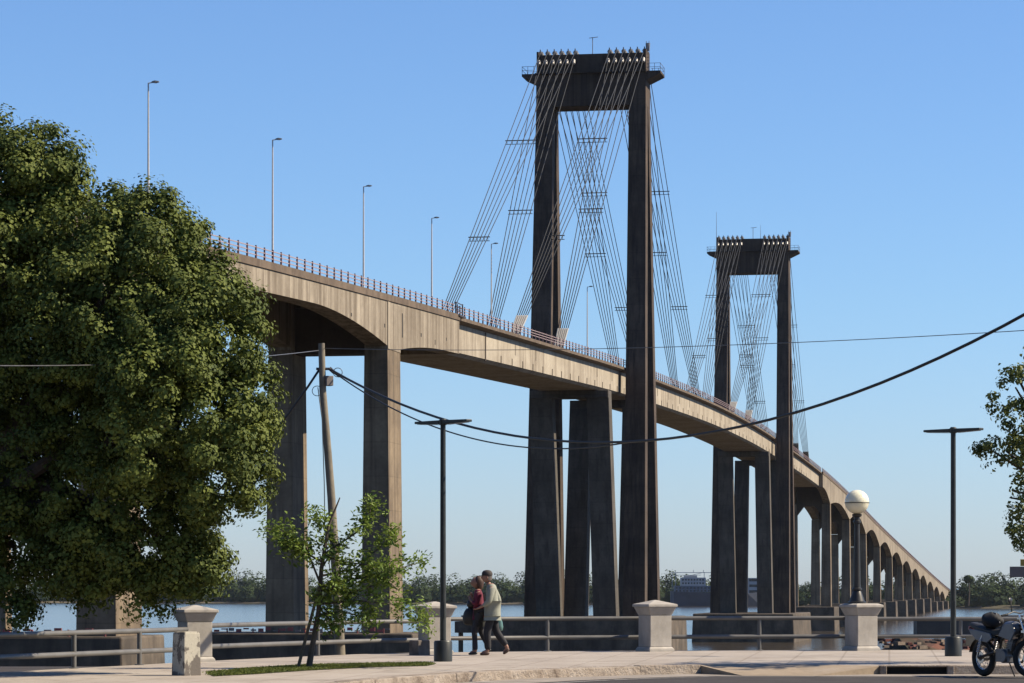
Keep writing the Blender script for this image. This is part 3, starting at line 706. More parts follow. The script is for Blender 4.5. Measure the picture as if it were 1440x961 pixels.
m = MB(); m.box(((vx(957) + vx(992)) / 2, 0, (vz(825) + vz(812)) / 2), (vx(992) - vx(957), 9, vz(812.5) - vz(824.5))); m.box(((vx(962) + vx(980)) / 2, 0, (vz(813) + vz(809)) / 2), (vx(980) - vx(962), 6, vz(809) - vz(812))); m.build('deckhouse', white, ves)
m = MB(); m.box(((vx(1050) + vx(1069)) / 2, 0, (vz(850) + vz(811)) / 2), (vx(1067) - vx(1050), 8, vz(811) - vz(846))); m.build('wheelhouse', white, ves)
SW = plain('ship_window', (.02, .025, .035), .2)
def win(c, d): MB().box(c, d).build('window', SW, ves)
for py in (815.5, 820.5):
    for px in range(960, 991, 4): win((vx(px), -4.52, vz(py)), (1.0, .06, 1.1))
for py in (828, 832): 
    for px in range(951, 999, 5): win((vx(px), -5.55, vz(py - 1)), (1.1, .12, 1.0))
for py in (816, 824, 832): win((vx(1058.5), -4.05, vz(py)), (5, .12, 1.6))
m = MB()
for px in (945, 950, 990, 1000): m.box((vx(px), -2, (vz(830) + vz(805)) / 2), (.38, .38, vz(805) - vz(830)))
m.box((vx(972), -2, vz(805.5)), (vx(1000) - vx(944), .34, .4)); m.box((vx(965), -2, vz(809)), (vx(986) - vx(945), .25, .25)); m.tube([(vx(990), -2, vz(805)), (vx(960), -2, vz(812))], .15, 5)
for px in (975, 989): m.box((vx(px), -2, vz(803.5)), (.3, .3, 1.6))
m.build('mast_frame', white, ves)
# dark barge on the water at the right
zb_ = 800.0; bg = thing('barge', 'dark flat sided barge lying on the river behind the right lamp post', 'boat', (at(1360, 893, zb_).x, zb_, WZ))
kx = zb_ / F
m = MB(); m.loft([[(x, -w, -.6), (x, w, -.6), (x, w, 3.5), (x, -w, 3.5)] for x, w in ((-73 * kx, 3.6), (-60 * kx, 4), (80 * kx, 4), (140 * kx, 3.2))]); m.build('hull', plain('barge_paint', (.04, .04, .042), .7, 0, .3, .4), bg)
m = MB(); m.box((-12 * kx, 0, 3.75), (6, 4, .45)); m.box((60 * kx, 0, 4.2), (9, 5, 1.3)); m.build('deck_hatch', plain('barge_hatch', (.3, .28, .25), .7), bg)
# bank beyond the railing at the right: earth and broken brick
m = MB(); r_ = random.Random(9); secs = []
for i in range(60):
    x = 10.4 + i * .55
    row = []
    for j in range(9):
        y = 92 + j * 1.5; z = [-6, -1.6, -.55, -.28, -.2, -.3, -.9, -3, -11.5][j] + (r_.uniform(-.16, .16) if 0 < j < 7 else 0) - (1.2 * max(0, 1 - i / 3.0)); row.append((x + r_.uniform(-.15, .15), y + r_.uniform(-.2, .2), z))
    secs.append(row)
m.loft(secs, closed=False, cap=False)
tag(m.build('river_bank', patchy('bank_earth', [(.035, .04, .022), (.10, .075, .05), (.20, .085, .06), (.26, .18, .13)], .8, bmp=.6)), kind='structure')
m = MB()
for k in range(420):
    x = 11.2 + 22 * r_.random(); y = 93.5 + 5.5 * r_.random(); s_ = r_.uniform(.05, .17); m.cur = r_.choice([0, 0, 1, 2]); z = -.45 + r_.random() * .18
    m.box((x, y, z), (s_ * r_.uniform(1, 2.4), s_, s_ * .6), r_.random() * 3)
tag(m.build('rubble', [plain('brick_red', (.20, .065, .05), .9), plain('rubble_tan', (.24, .18, .13), .9), plain('rubble_dark', (.06, .05, .045), .9)]), kind='stuff')
# ------------------------------------------------------------------ promenade furniture
PILM = concrete('pillar_plaster', (.74, .69, .62), (.46, .42, .36), .35, .5, 1.6, (3, 3, .4), stw=.6)
PIPE = plain('grey_pipe_paint', (.17, .165, .155), .5, .0, .2, 3)
A27 = math.radians(27)
def pillar(px, py, sc, label, pyramid=True):
    p = gnd(px, py); t = thing('pillar', label, 'pillar', p, A27, 'plastered pillars of the promenade railing')
    m = MB(); b = lambda w, z0, z1, w2=None: m.frus((0, 0, z0 * sc), (w * sc, w * sc), (0, 0, z1 * sc), ((w2 or w) * sc,) * 2)
    b(.60, -.02, .055); b(.60, .055, .10, .52); b(.51, .10, .76); t_body = m.build('shaft', PILM, t, bevel=.012)
    m = MB(); b(.52, .761, .93, .66); b(.70, .931, .985); b(.70, .986, 1.075 if pyramid else 1.02, .05 if pyramid else .52); m.build('cap', PILM, t, bevel=.010)
    return t, p
pillar(274, 931, .97, 'pale pillar behind the peeling square stub'); pillar(611, 919.5, 1.0, 'pale pillar half hidden by the young tree and the lamp post')
pillar(921, 916.3, 1.02, 'pale pillar with pyramid cap standing free right of the walking couple'); tp, pp = pillar(1211, 915.2, 1.0, 'pale pillar carrying the globe lamp', False)
# rails between the pillars
def edge_y(px):
    for (a, ya), (b, yb_) in zip(EDGE, EDGE[1:]):
        if a <= px <= b: return ya + (yb_ - ya) * (px - a) / (b - a)
def rail(x0, x1, posts, label, h1, h2):
    def base(px, f=.12): g = gnd(px, edge_y(px) + .3); return g
    c = base((x0 + x1) / 2); t = thing('pipe_railing', label, 'railing', c, 0, 'pipe railings along the promenade')
    n = max(2, int((x1 - x0) / 45)); xs = [x0 + (x1 - x0) * i / n for i in range(n + 1)]
    for h in (h1, h2):
        m = MB(); m.tube([base(x) - c + Vector((0, 0, h)) for x in xs], .047, 10); m.build('rail', PIPE, t, smooth='auto')
    for px in posts:
        m = MB(); q = base(px) - c; m.tube([q + Vector((0, 0, -.02)), q + Vector((0, 0, h1))], .042, 10); m.lathe([(.085, 0), (.085, .015), (.05, .02)], q, 12); m.build('post', PIPE, t, smooth='auto')
rail(-190, 262, (-120, 0 - 20, 104, 196), 'pipe railing under the big tree at the left', .60, .24)
rail(286, 600, (447,), 'pipe railing behind the young tree', .66, .27); rail(622, 910, (770,), 'pipe railing behind the walking couple', .70, .295)
rail(932, 1200, (1068,), 'pipe railing between the free pyramid capped pillar and the globe lamp pillar', .70, .30); rail(1222, 1700, (1351, 1500), 'pipe railing behind the motorcycle', .68, .30)
# globe lamp
gl = pp + Vector((0, 0, 1.022)); t = thing('globe_lamp', 'white globe lamp on a dark post standing on a pale pillar', 'lamp', gl + Vector((-.09, 0, 0)))
DARK = plain('dark_iron', (.035, .034, .032), .45, .2, .3, 8)
m = MB(); m.lathe([(.20, 0), (.20, .035), (.165, .05), (.13, .16), (.10, .24), (.085, .27), (.11, .29), (.11, .32), (.08, .34), (.062, 1.3), (.058, 1.72), (.085, 1.74), (.085, 1.78), (.06, 1.80), (.06, 1.86), (.10, 1.88), (.11, 1.92), (.06, 1.94)], n=20); m.build('post', DARK, t, smooth='auto')
gm, nt, b = nodes('milk_glass'); b.inputs['Base Color'].default_value = (.62, .59, .46, 1); b.inputs['Roughness'].default_value = .18; b.inputs['Subsurface Weight'].default_value = 1.0; b.inputs['Subsurface Radius'].default_value = (1, 1, .9); b.inputs['Subsurface Scale'].default_value = .25
MB().ball((0, 0, 2.19), .262, 32, 20).build('globe', gm, t, smooth=True)
m = MB(); m.torus((0, 0, 2.17), .264, .010, 'z', 40, 6); m.build('band', DARK, t, smooth=True)
# twin bar lamp posts
IRON = plain('lamp_post_paint', (.045, .05, .046), .45, .3, .25, 5)
def bar_lamp(px, py, label, H):
    p = gnd(px, py); t = thing('bar_lamp', label, 'street lamp', p, 0, 'twin bar lamp posts on the promenade')
    m = MB(); m.tube([(0, 0, .3), (0, 0, H)], [.058, .050], 14); m.build('pole', IRON, t, smooth='auto')
    m = MB(); m.lathe([(.17, -.01), (.17, .36), (.155, .385), (.06, .39)], n=20); m.build('base_sleeve', IRON, t, smooth='auto')
    m = MB(); m.box((0, -.056, .95), (.055, .02, .30)); m.build('access_door', IRON, t, bevel=.004)
    m = MB(); m.lathe([(.07, H - .05), (.075, H + .04), (.05, H + .07)], n=14); m.build('hub', IRON, t, smooth='auto')
    an = math.radians(-44)
    for sg in (-1, 1):
        m = MB(); u = Vector((math.cos(an), math.sin(an), 0)) * sg; v = Vector((-u.y, u.x, 0))
        a = u * .05; e = u * .68; P = []
        for q, zz, th, w in ((a, H, .075, .07), (e, H + .01, .045, .075)):
            P.append([q - v * w + Vector((0, 0, zz - th / 2)), q + v * w + Vector((0, 0, zz - th / 2)), q + v * w + Vector((0, 0, zz + th / 2)), q - v * w + Vector((0, 0, zz + th / 2))])
        m.loft(P); bar = m.build('light_bar', IRON, t, bevel=.008)
        m = MB(); P2 = []
        for q, zz in ((u * .12, H - .041), (e - u * .05, H - .018)): P2.append([q - v * .055 + Vector((0, 0, zz - .006)), q + v * .055 + Vector((0, 0, zz - .006)), q + v * .055 + Vector((0, 0, zz)), q - v * .055 + Vector((0, 0, zz))])
        m.loft(P2); m.build('lens', plain('lamp_lens', (.45, .45, .42), .3), bar)
bar_lamp(623, 930.5, 'dark twin bar lamp post beside the young tree and couple', 4.41); bar_lamp(1340.5, 923, 'dark twin bar lamp post beside the motorcycle', 4.48)
# square stubs
def peel():
    m, nt, b = nodes('peeling_white_paint')
    f = noise(nt, 3.2, 6, (1, 1, .7), .68); c = ramp(nt, f, [(.46, (.36, .335, .27)), (.50, (.11, .095, .08))]); g = noise(nt, 30, 4)
    c = mixc(nt, .4, c, ramp(nt, g, [(.3, (.6, .6, .6)), (.7, (1, 1, 1))]), 'MULTIPLY'); nt.links.new(c, b.inputs['Base Color']); b.inputs['Roughness'].default_value = .9; bump(nt, b, f, .5, .01); return m
p = gnd(262, 950); m = MB(); m.frus((0, 0, -.02), (.33, .33), (0, 0, .66), (.30, .30)); m.frus((0, 0, .661), (.30, .30), (.01, 0, .68), (.25, .26)); o = m.build('concrete_stub', peel(), bevel=.015); o.location = p; o.rotation_euler = (0, 0, math.radians(43)); tag(o, 'square concrete stub with peeling white paint in front of a pillar', 'bollard')
p = gnd(590, 921.5); m = MB(); m.frus((0, 0, -.02), (.31, .31), (0, 0, .30), (.30, .30)); o = m.build('concrete_stub', plain('stub_concrete', (.24, .20, .165), .9, 0, .4, 5, .4), bevel=.015); o.location = p; o.rotation_euler = (0, 0, math.radians(40)); tag(o, 'short square concrete stub under the young tree leaves', 'bollard')
# utility pole and wires
pb_ = gnd(478, 921.2); ZP = pb_.y
t = thing('utility_pole', 'bent weathered wooden utility pole behind the young tree', 'utility pole', pb_)
def pl(px, py): return at(px, py, ZP) - pb_
m = MB(); m.tube([pl(478.5, 922), pl(474, 830), pl(466, 700), pl(459, 610), pl(454, 550), pl(452, 483)], [.105, .095, .082, .075, .07, .065], 12); m.build('shaft', plain('pole_wood', (.27, .235, .175), .9, 0, .3, 3, .5), t, smooth='auto')
m = MB(); m.box(pl(462, 536), (.15, .18, .20), .4); m.build('junction_box', plain('box_beige', (.30, .26, .24), .6), t, bevel=.01)
m = MB(); m.tube([pl(453, 519) + Vector((-.12, 0, 0)), pl(453, 519) + Vector((.2, 0, 0))], .03, 6); m.tube([pl(463, 518), pl(470, 524)], .04, 7); m.tube([pl(470, 524), pl(478, 530)], .03, 6); PCL = plain('pole_clamp', (.05, .05, .055), .5); m.build('clamp', PCL, t)
for q, rr in ((pl(475, 524), .09), (pl(446, 550), .10)): MB().torus(q, rr, .008, 'y', 20, 5).build('wire_loop', PCL, t)
WIRE = plain('black_cable', (.018, .018, .02), .5); THINW = plain('thin_wire', (.16, .16, .165), .4)
def sag_wire(A, B, sag, r, label, mat, ext=1.0, n=40):
    m = MB(); P = []
    for i in range(n + 1):
        q = ext * i / n; p = A.lerp(B, q) if q <= 1 else A + (B - A) * q; P.append(p + Vector((0, 0, -4 * sag * q * (1 - q))))
    m.tube(P, r, 6); return tag(m.build('overhead_cable', mat, smooth=True, fix=False), label, 'cable')
A = at(465, 520, ZP)
sag_wire(A, at(1440, 443, 45), 1.65, .024, 'thick black cable sagging from the wooden pole and rising to the right', WIRE, 1.35)
B1 = at(1440, 443, 45); q_ = .52; E1 = A.lerp(B1, q_) - Vector((0, 0, 4 * 1.65 * q_ * (1 - q_)))
sag_wire(at(474, 527, ZP), E1, .62, .014, 'thinner black cable just under the thick sagging one, tied to it halfway', WIRE, 1.0)
sag_wire(at(455, 490, ZP), at(1440, 465, 45),   .13, .0065, 'fine nearly straight wire running right from the pole top', THINW, 1.35)
sag_wire(at(449, 493, ZP), at(-60, 514, 41), .10, .008, 'fine grey wire running left from the pole across the big tree', THINW, 1.25)
sag_wire(at(449, 520, ZP), at(-120, 560, 67), 3.2, .024, 'black cable dropping left from the pole behind the big tree', WIRE, 1.0)
m = MB(); m.tube([at(447, 545, ZP - .1), at(453, 590, ZP - .12), at(456, 680, ZP - .12), at(457, 750, ZP - .1), at(472, 860, ZP - .12)], .010, 5); tag(m.build('drop_cable', WIRE, smooth=True), 'thin cable hanging down along the wooden pole', 'cable')
# sign at the right edge
zs = 58.0; t = thing('sign', 'grey sign board with a yellow top at the right edge', 'sign', (at(1462, 826, zs).x, zs, 0))
k_ = zs / F
m = MB(); m.tube([(0, .04, 0), (0, .04, EYE + 46 * k_)], .035, 8); m.build('post', IRON, t)
m = MB(); m.box((0, 0, EYE + 21.5 * k_), (84 * k_, .03, 15 * k_)); m.build('board', plain('sign_grey', (.20, .18, .20), .5, 0, .1), t, bevel=.005)
m = MB(); m.box((8 * k_, 0, EYE + 34.5 * k_), (70 * k_, .03, 9.6 * k_)); m.build('board', plain('sign_yellow', (.48, .38, .10), .5, 0, .1), t, bevel=.005, label='yellow upper board')
# ------------------------------------------------------------------ motorcycle
BLK = plain('black_plastic', (.016, .016, .017), .45); RUB = plain('tyre_rubber', (.018, .018, .018), .85); CHR = plain('chrome', (.62, .62, .62), .22, .9, .1); SILV = plain('silver_fairing', (.20, .205, .225), .35, .1, .1); ENG = plain('engine_alloy', (.16, .16, .165), .45, .6); SEAT = plain('seat_vinyl', (.02, .02, .021), .6)
rear = gnd(1384, 951.5, -.15); YAW = math.radians(-63)
mc = thing('motorcycle', 'parked motorcycle with silver side panels and a black bundle on its seat', 'motorcycle', rear, YAW)
WB, RW, RF = 1.27, .32, .34       # x forward
def wheel(x, R, w, disc):
    wl = bpy.data.objects.new('wheel', None); COL.objects.link(wl); wl.parent = mc; wl.location = (x, 0, R)
    MB().torus((0, 0, 0), R - w, w, 'y', 44, 12, .95).build('tyre', RUB, wl, smooth=True)
    m = MB(); m.torus((0, 0, 0), R - 2 * w + .012, .017, 'y', 44, 8, 1.6); m.build('rim', CHR, wl, smooth=True)
    m = MB(); m.lathe([(.03, -.09), (.055, -.08), (.055, .08), (.03, .09)], n=16, ax='y')
    for k in range(18):
        a = 2 * math.pi * k / 18; b_ = a + (.25 if k % 2 else -.25); sd = .05 if k % 2 else -.05
        m.tube([(.05 * math.cos(b_), sd, .05 * math.sin(b_)), ((R - 2 * w) * math.cos(a), 0, (R - 2 * w) * math.sin(a))], .004, 4)
    m.build('hub', ENG, wl)
    m = MB(); m.lathe([(disc, -.078), (disc, -.070), (.05, -.069)], n=28, ax='y'); m.build('brake_disc', CHR, wl)
wheel(0, RW, .062, .10); wheel(WB, RF, .055, .125)
m = MB()
for sy in (-.11, .11): m.tube([(0, sy, RW), (.35, sy, .40), (.46, sy, .42)], .026, 7)
m.tube([(.44, 0, .36), (.50, 0, .62), (.95, 0, .86), (1.08, 0, .90)], .028, 8); m.tube([(1.06, 0, .84), (.92, 0, .45), (.70, 0, .30), (.46, 0, .34)], .024, 8)
for sy in (-.12, .12): m.tube([(.52, sy * .7, .64), (.1, sy, .74), (-.28, sy * .8, .80)], .016, 6); m.tube([(.44, sy, .42), (.12, sy, .72)], .014, 6)
m.build('frame', BLK, mc, smooth='auto')
m = MB()
for sy in (-.155, .155):
    m.tube([(.02, sy, RW + .01), (.16, sy, .70)], .018, 7)
    for k in range(9): q = .25 + k * .07; m.torus((.02 + .14 * q, sy, RW + .01 + (.70 - RW) * q), .034, .009, 'z', 14, 5)
m.build('shock_absorber', CHR, mc, smooth='auto')
m = MB(); m.box((.66, 0, .37), (.34, .24, .22)); m.lathe([(.105, -.16), (.115, -.13), (.115, .13), (.105, .16)], (.72, 0, .36), 18, 'y'); m.frus((.80, 0, .44), (.16, .18), (.88, 0, .66), (.15, .17))
for k in range(6): m.box((.80 + .014 * k, 0, .48 + k * .032), (.20, .22, .010))
m.build('engine', ENG, mc, bevel=.01)
m = MB(); m.tube([(.90, .10, .56), (.98, .14, .38), (.86, .16, .26), (.50, .17, .26), (.30, .19, .30)], .020, 8); m.tube([(.34, .19, .29), (.22, .2, .31), (-.20, .21, .44), (-.24, .21, .455)], [.028, .048, .052, .034], 12); m.build('exhaust', BLK, mc, smooth='auto')
m = MB(); m.ball((.80, 0, .83), (.24, .135, .125), 20, 12); m.build('fuel_tank', SILV, mc, smooth=True)
m = MB()
m.loft([[(x, -w, z - h), (x, w, z - h), (x, w * .95, z), (x, w * .6, z + .025), (x, -w * .6, z + .025), (x, -w * .95, z)] for x, w, z, h in ((-.30, .09, .90, .05), (-.1, .13, .865, .07), (.2, .14, .80, .08), (.42, .13, .775, .08), (.62, .08, .80, .06))]); m.build('seat', SEAT, mc, smooth='auto', bevel=.01)
for sy in (-1, 1):
    m = MB(); Q = [(-.18, .74), (.0, .62), (.30, .58), (.44, .66), (.38, .74), (-.05, .80), (-.22, .80)]
    m.prism([(x, sy * .135, z) for x, z in Q], (0, sy * .03, 0)); m.build('side_panel', SILV, mc, bevel=.008)
    m = MB(); Q = [(.62, .70), (.98, .62), (1.10, .78), (1.02, .92), (.80, .90)]; m.prism([(x, sy * .14, z) for x, z in Q], (0, sy * .03, 0)); m.build('tank_shroud', SILV, mc, bevel=.008)
m = MB()
for sy in (-.10, .10): m.tube([(WB, sy, RF), (1.20, sy, .72)], .028, 9)
for sy in (-.10, .10): m.tube([(1.21, sy, .70), (1.08, sy, 1.06)], .020, 9)
m.box((1.10, 0, 1.0), (.07, .26, .03)); m.box((1.18, 0, .78), (.08, .26, .04)); m.build('fork', CHR, mc, smooth='auto')
def arc_guard(cx, cz, R, a0, a1, w, name, mat):
    m = MB(); P = []
    for k in range(13):
        a = math.radians(a0 + (a1 - a0) * k / 12); c, s_ = math.cos(a), math.sin(a)
        P.append([(cx + (R) * c, -w, cz + R * s_), (cx + (R + .025) * c, -w * .6, cz + (R + .025) * s_), (cx + (R + .025) * c, w * .6, cz + (R + .025) * s_), (cx + R * c, w, cz + R * s_), (cx + (R - .008) * c, 0, cz + (R - .008) * s_)])
    m.loft(P); m.build(name, mat, mc, smooth='auto')
arc_guard(0, RW, .35, 55, 165, .075, 'rear_mudguard', BLK); arc_guard(WB, RF, .365, 40, 145, .065, 'front_mudguard', BLK)
m = MB(); m.tube([(.98, -.36, 1.06), (1.04, -.22, 1.11), (1.07, 0, 1.08), (1.04, .22, 1.11), (.98, .36, 1.06)], .013, 8); hb = m.build('handlebar', BLK, mc, smooth='auto')
m = MB()
for sy in (-1, 1): m.tube([(.93, sy * .43, 1.045), (.99, sy * .33, 1.065)], .019, 8)
m.build('grip', RUB, hb)
for sy in (-1, 1):
    m = MB(); m.tube([(1.03, sy * .25, 1.10), (1.05, sy * .33, 1.26)], .007, 6); m.ball((1.05, sy * .36, 1.30), (.022, .075, .05), 14, 8); m.build('mirror', BLK, mc, smooth=True)
m = MB(); m.ball((1.24, 0, .93), (.10, .11, .11), 18, 10); hl_ = m.build('headlight', BLK, mc, smooth=True)
m = MB(); m.lathe([(.09, 0), (.085, .025), (.03, .04)], (1.315, 0, .93), 18, 'x'); m.build('lens', CHR, hl_, smooth='auto')
STA = math.radians(28); sc_ = Vector((WB - .14, 0, 0)); RS = Matrix.Rotation(STA, 3, 'Z')
for o in [q for q in COL.objects if q.parent == mc and (q.name.split('.')[0] in ('fork', 'front_mudguard', 'handlebar', 'mirror', 'headlight') or (q.name.startswith('wheel') and q.location.x > .5))]:
    o.location = sc_ + RS @ (o.location - sc_); o.rotation_euler = (0, 0, STA)
m = MB(); m.box((-.36, 0, .82), (.05, .12, .06)); m.build('tail_light', plain('red_lens', (.25, .02, .02), .3), mc, bevel=.01)
m = MB(); m.tube([(.52, .12, .30), (.45, .30, .02), (.45, .32, 0)], .012, 6); m.build('side_stand', BLK, mc)
m = MB(); m.box((-.40, 0, .60), (.012, .20, .15)); m.build('number_plate', plain('plate', (.05, .05, .05), .5), mc)
# bundle strapped on the seat
bl_ = MB(); rb = random.Random(4); ns, nm = 22, 12; prof = []
for i in range(nm + 1):
    th = math.pi * i / nm; row = []
    for k in range(ns):
        w = 2 * math.pi * k / ns; e = 1 + .07 * math.sin(3 * w + i) + .05 * math.sin(7 * w + 2 * i)
        row.append((.25 * e * math.sin(th) * math.cos(w), .20 * e * math.sin(th) * math.sin(w), -.155 * math.cos(th) * e))
    prof.append(row)
bl_.loft(prof); o = bl_.build('bundle', plain('black_cloth', (.014, .014, .016), .8), smooth=True)
o.location = rear + Matrix.Rotation(YAW, 3, 'Z') @ Vector((.24, 0, .955)); o.scale = (.82, .9, .85); o.rotation_euler = (0, .12, YAW); tag(o, 'black rounded bundle lying on the seat of the motorcycle', 'bag')
m = MB(); m.tube([(-.26, 0, -.02), (-.1, 0, .15), (.1, 0, .155), (.26, 0, -.02)], .012, 5); m.build('strap', plain('strap_grey', (.12, .12, .13), .6), o)
# ------------------------------------------------------------------ people
def skin(name, J, E, mat, parent, sub=2, root='pelvis', smooth=True):
    names = list(J); me = bpy.data.meshes.new(name); me.from_pydata([J[k][0] for k in names], [(names.index(a), names.index(b)) for a, b in E], [])
    o = bpy.data.objects.new(name, me); COL.objects.link(o); md = o.modifiers.new('s', 'SKIN'); md.use_smooth_shade = smooth
    sv_ = me.skin_vertices[0].data
    for i, k in enumerate(names):
        r = J[k][1]; r = r if isinstance(r, tuple) else (r, r); sv_[i].radius = r; sv_[i].use_root = (k == root)
    sb = o.modifiers.new('b', 'SUBSURF'); sb.levels = sub; sb.render_levels = sub
    dg = bpy.context.evaluated_depsgraph_get(); ev = o.evaluated_get(dg); me2 = bpy.data.meshes.new_from_object(ev); bpy.data.objects.remove(o); bpy.data.meshes.remove(me)
    me2.name = name; me2.materials.clear(); return link(name, me2, mat, parent, smooth)
def chain(*k): return list(zip(k, k[1:]))
def hand(J, E, wrist, tip_dir, side):
    """palm, four unequal bent fingers and a thumb grown from the wrist joint"""
    w = Vector(J[wrist][0]); d = Vector(tip_dir).normalized(); s_ = Vector(side).normalized(); c = d.cross(s_)
    p = wrist + '_palm'; J[p] = (tuple(w + d * .075), (.032, .016)); E.append((wrist, p))
    for i, (o_, ln) in enumerate(((-.030, .062), (-.010, .072), (.010, .068), (.029, .052))):
        b = w + d * .085 + s_ * o_; k1, k2 = f'{p}a{i}', f'{p}b{i}'
        J[k1] = (tuple(b + d * ln * .5), .0095); J[k2] = (tuple(b + d * ln + c * .022), .008); E += [(p, k1), (k1, k2)]
    k1, k2 = p + 't1', p + 't2'; J[k1] = (tuple(w + d * .05 - s_ * .048), .011); J[k2] = (tuple(w + d * .085 - s_ * .058 + c * .012), .009); E += [(wrist, k1), (k1, k2)]
SKINM = plain('skin', (.42, .22, .15), .55, 0, .1, 8)
def head_parts(m, c, r, tilt=0):   # head as a shaped surface with brow, nose, mouth and ears, facing +x
    x, y, z = c; P = []
    for i in range(15):
        th = math.pi * i / 14; row = []
        for k in range(24):
            w = 2 * math.pi * k / 24; dx, dy, dz = math.sin(th) * math.cos(w), math.sin(th) * math.sin(w), -math.cos(th)
            px_ = .098 * dx; py_ = .075 * dy * (1 - .12 * max(0, -dz)); pz_ = .115 * dz
            f = max(0, dx) ** 6
            if dx > .5:
                px_ += .028 * math.exp(-((dy / .16) ** 2 + ((dz + .12) / .22) ** 2)) + .008 * math.exp(-((dy / .35) ** 2 + ((dz + .52) / .10) ** 2)) + .008 * math.exp(-((dz - .30) / .12) ** 2) + .012 * math.exp(-((dy / .3) ** 2 + ((dz + .85) / .15) ** 2))
                px_ -= .008 * math.exp(-(((abs(dy) - .35) / .14) ** 2 + ((dz - .10) / .12) ** 2))
            row.append((x + px_, y + py_, z + pz_))
        P.append(row)
    m.loft(P)
    for sy in (-1, 1): m.ball((x - .008, y + sy * .076, z - .01), (.022, .010, .032), 10, 6)
def person(label, loc, facing, J, E, bodymats, headc):
    t = thing('person', label, 'person', loc, facing)
    b = skin('body', J, E, SKINM, t)
    m = MB(); head_parts(m, headc, 1); hme = m.mesh('h')
    bm = bmesh.new(); bm.from_mesh(b.data); bm.from_mesh(hme)
    bmesh.ops.recalc_face_normals(bm, faces=bm.faces)
    for f in bm.faces: f.smooth = True
    bm.to_mesh(b.data); bm.free(); return t
FACE = math.pi          # both walk towards the left
SC = 1.0
# the man
J = dict(pelvis=((0, 0, .93), (.115, .15)), belly=((.0, 0, 1.06), (.115, .145)), chest=((.015, 0, 1.28), (.115, .165)), upper=((.03, 0, 1.40), (.09, .13)), neck=((.075, 0, 1.475), .055), nape=((.095, 0, 1.53), .05),
         lhip=((.01, .09, .90), .095), lknee=((.11, .10, .49), .062), lank=((.09, .10, .10), .042), ltoe=((.22, .11, .04), (.045, .03)),
         rhip=((-.01, -.09, .90), .095), rknee=((-.07, -.10, .50), .062), rank=((-.31, -.10, .16), .042), rtoe=((-.235, -.11, .045), (.045, .03)),
         lsh=((.02, .20, 1.40), .062), lel=((.06, .26, 1.12), .046), lwr=((.24, .20, 1.00), .030), rsh=((.0, -.20, 1.40), .062), rel=((-.13, -.25, 1.14), .046), rwr=((-.10, -.25, .90), .030))
E = chain('pelvis', 'belly', 'chest', 'upper', 'neck', 'nape') + chain('pelvis', 'lhip', 'lknee', 'lank', 'ltoe') + chain('pelvis', 'rhip', 'rknee', 'rank', 'rtoe') + chain('upper', 'lsh', 'lel', 'lwr') + chain('upper', 'rsh', 'rel', 'rwr')
JJ = dict(J); EE = list(E); hand(JJ, EE, 'lwr', (.9, -.1, -.35), (0, 1, .1)); hand(JJ, EE, 'rwr', (.08, 0, -1), (1, 0, 0))
ml = gnd(692.5, 922.0)
ml_s = .965
man = person('man in pale shirt, dark trousers and cap walking left close beside a woman', ml, FACE, JJ, EE, None, (.115, 0, 1.625))
def sub(keys, grow, over=None):
    d = {}
    for k in keys:
        p, r = J[k]; r = r if isinstance(r, tuple) else (r, r); d[k] = (p, (r[0] + grow, r[1] + grow))
    d.update(over or {}); return d
SHIRT = plain('pale_sage_shirt', (.40, .41, .335), .85, 0, .14, 9, .3); TROU = plain('dark_trousers', (.022, .022, .028), .85, 0, .3, 9)
man.scale = (.98, .95, .968)
d = sub(['pelvis', 'belly', 'chest', 'upper', 'lsh', 'lel', 'lwr', 'rsh', 'rel', 'rwr'], .024, {'hem': ((0, 0, .82), (.175, .225)), 'collar': ((.06, 0, 1.46), .072)})
d['lwr'] = ((.20, .21, 1.02), .045); d['rwr'] = ((-.105, -.25, .945), .045)
d['pelvis'] = ((0, 0, .93), (.178, .225)); skin('shirt', d, chain('hem', 'pelvis', 'belly', 'chest', 'upper', 'collar') + chain('upper', 'lsh', 'lel', 'lwr') + chain('upper', 'rsh', 'rel', 'rwr'), SHIRT, man)
d = sub(['pelvis', 'lhip', 'lknee', 'lank', 'rhip', 'rknee', 'rank'], .018); d['lhip'] = (J['lhip'][0], (.10, .095)); d['rhip'] = (J['rhip'][0], (.10, .095)); d['pelvis'] = (J['pelvis'][0], (.118, .15)); d['lknee'] = (J['lknee'][0], (.085, .08)); d['rknee'] = (J['rknee'][0], (.085, .08)); d['lank'] = ((.09, .10, .10), (.075, .065)); d['rank'] = ((-.29, -.10, .19), (.07, .06))
skin('trousers', d, chain('pelvis', 'lhip', 'lknee', 'lank') + chain('pelvis', 'rhip', 'rknee', 'rank'), TROU, man)
SHOE = plain('brown_shoe', (.12, .065, .045), .6)
for a, b, c in (((.05, .10, .05), (.14, .105, .045), (.26, .11, .028)), ((-.34, -.10, .155), (-.285, -.105, .08), (-.215, -.11, .03))):
    skin('shoe', dict(pelvis=(a, (.05, .045)), m=(b, (.05, .042)), e=(c, (.042, .026))), chain('pelvis', 'm', 'e'), SHOE, man)
CAPM = plain('dark_cap', (.055, .045, .042), .8)
m = MB(); m.lathe([(.102, -.0), (.108, .03), (.10, .07), (.07, .105), (.02, .118)], (.108, 0, 1.655), 22, 'z', (1.05, .86, 1)); m.add([(.17, -.075, 1.66), (.265, -.04, 1.645), (.265, .04, 1.645), (.17, .075, 1.66), (.17, -.075, 1.675), (.262, -.04, 1.656), (.262, .04, 1.656), (.17, .075, 1.675)], [(0, 1, 2, 3), (4, 5, 6, 7), (0, 1, 5, 4), (1, 2, 6, 5), (2, 3, 7, 6), (3, 0, 4, 7)]); m.build('cap', CAPM, man, smooth='auto')
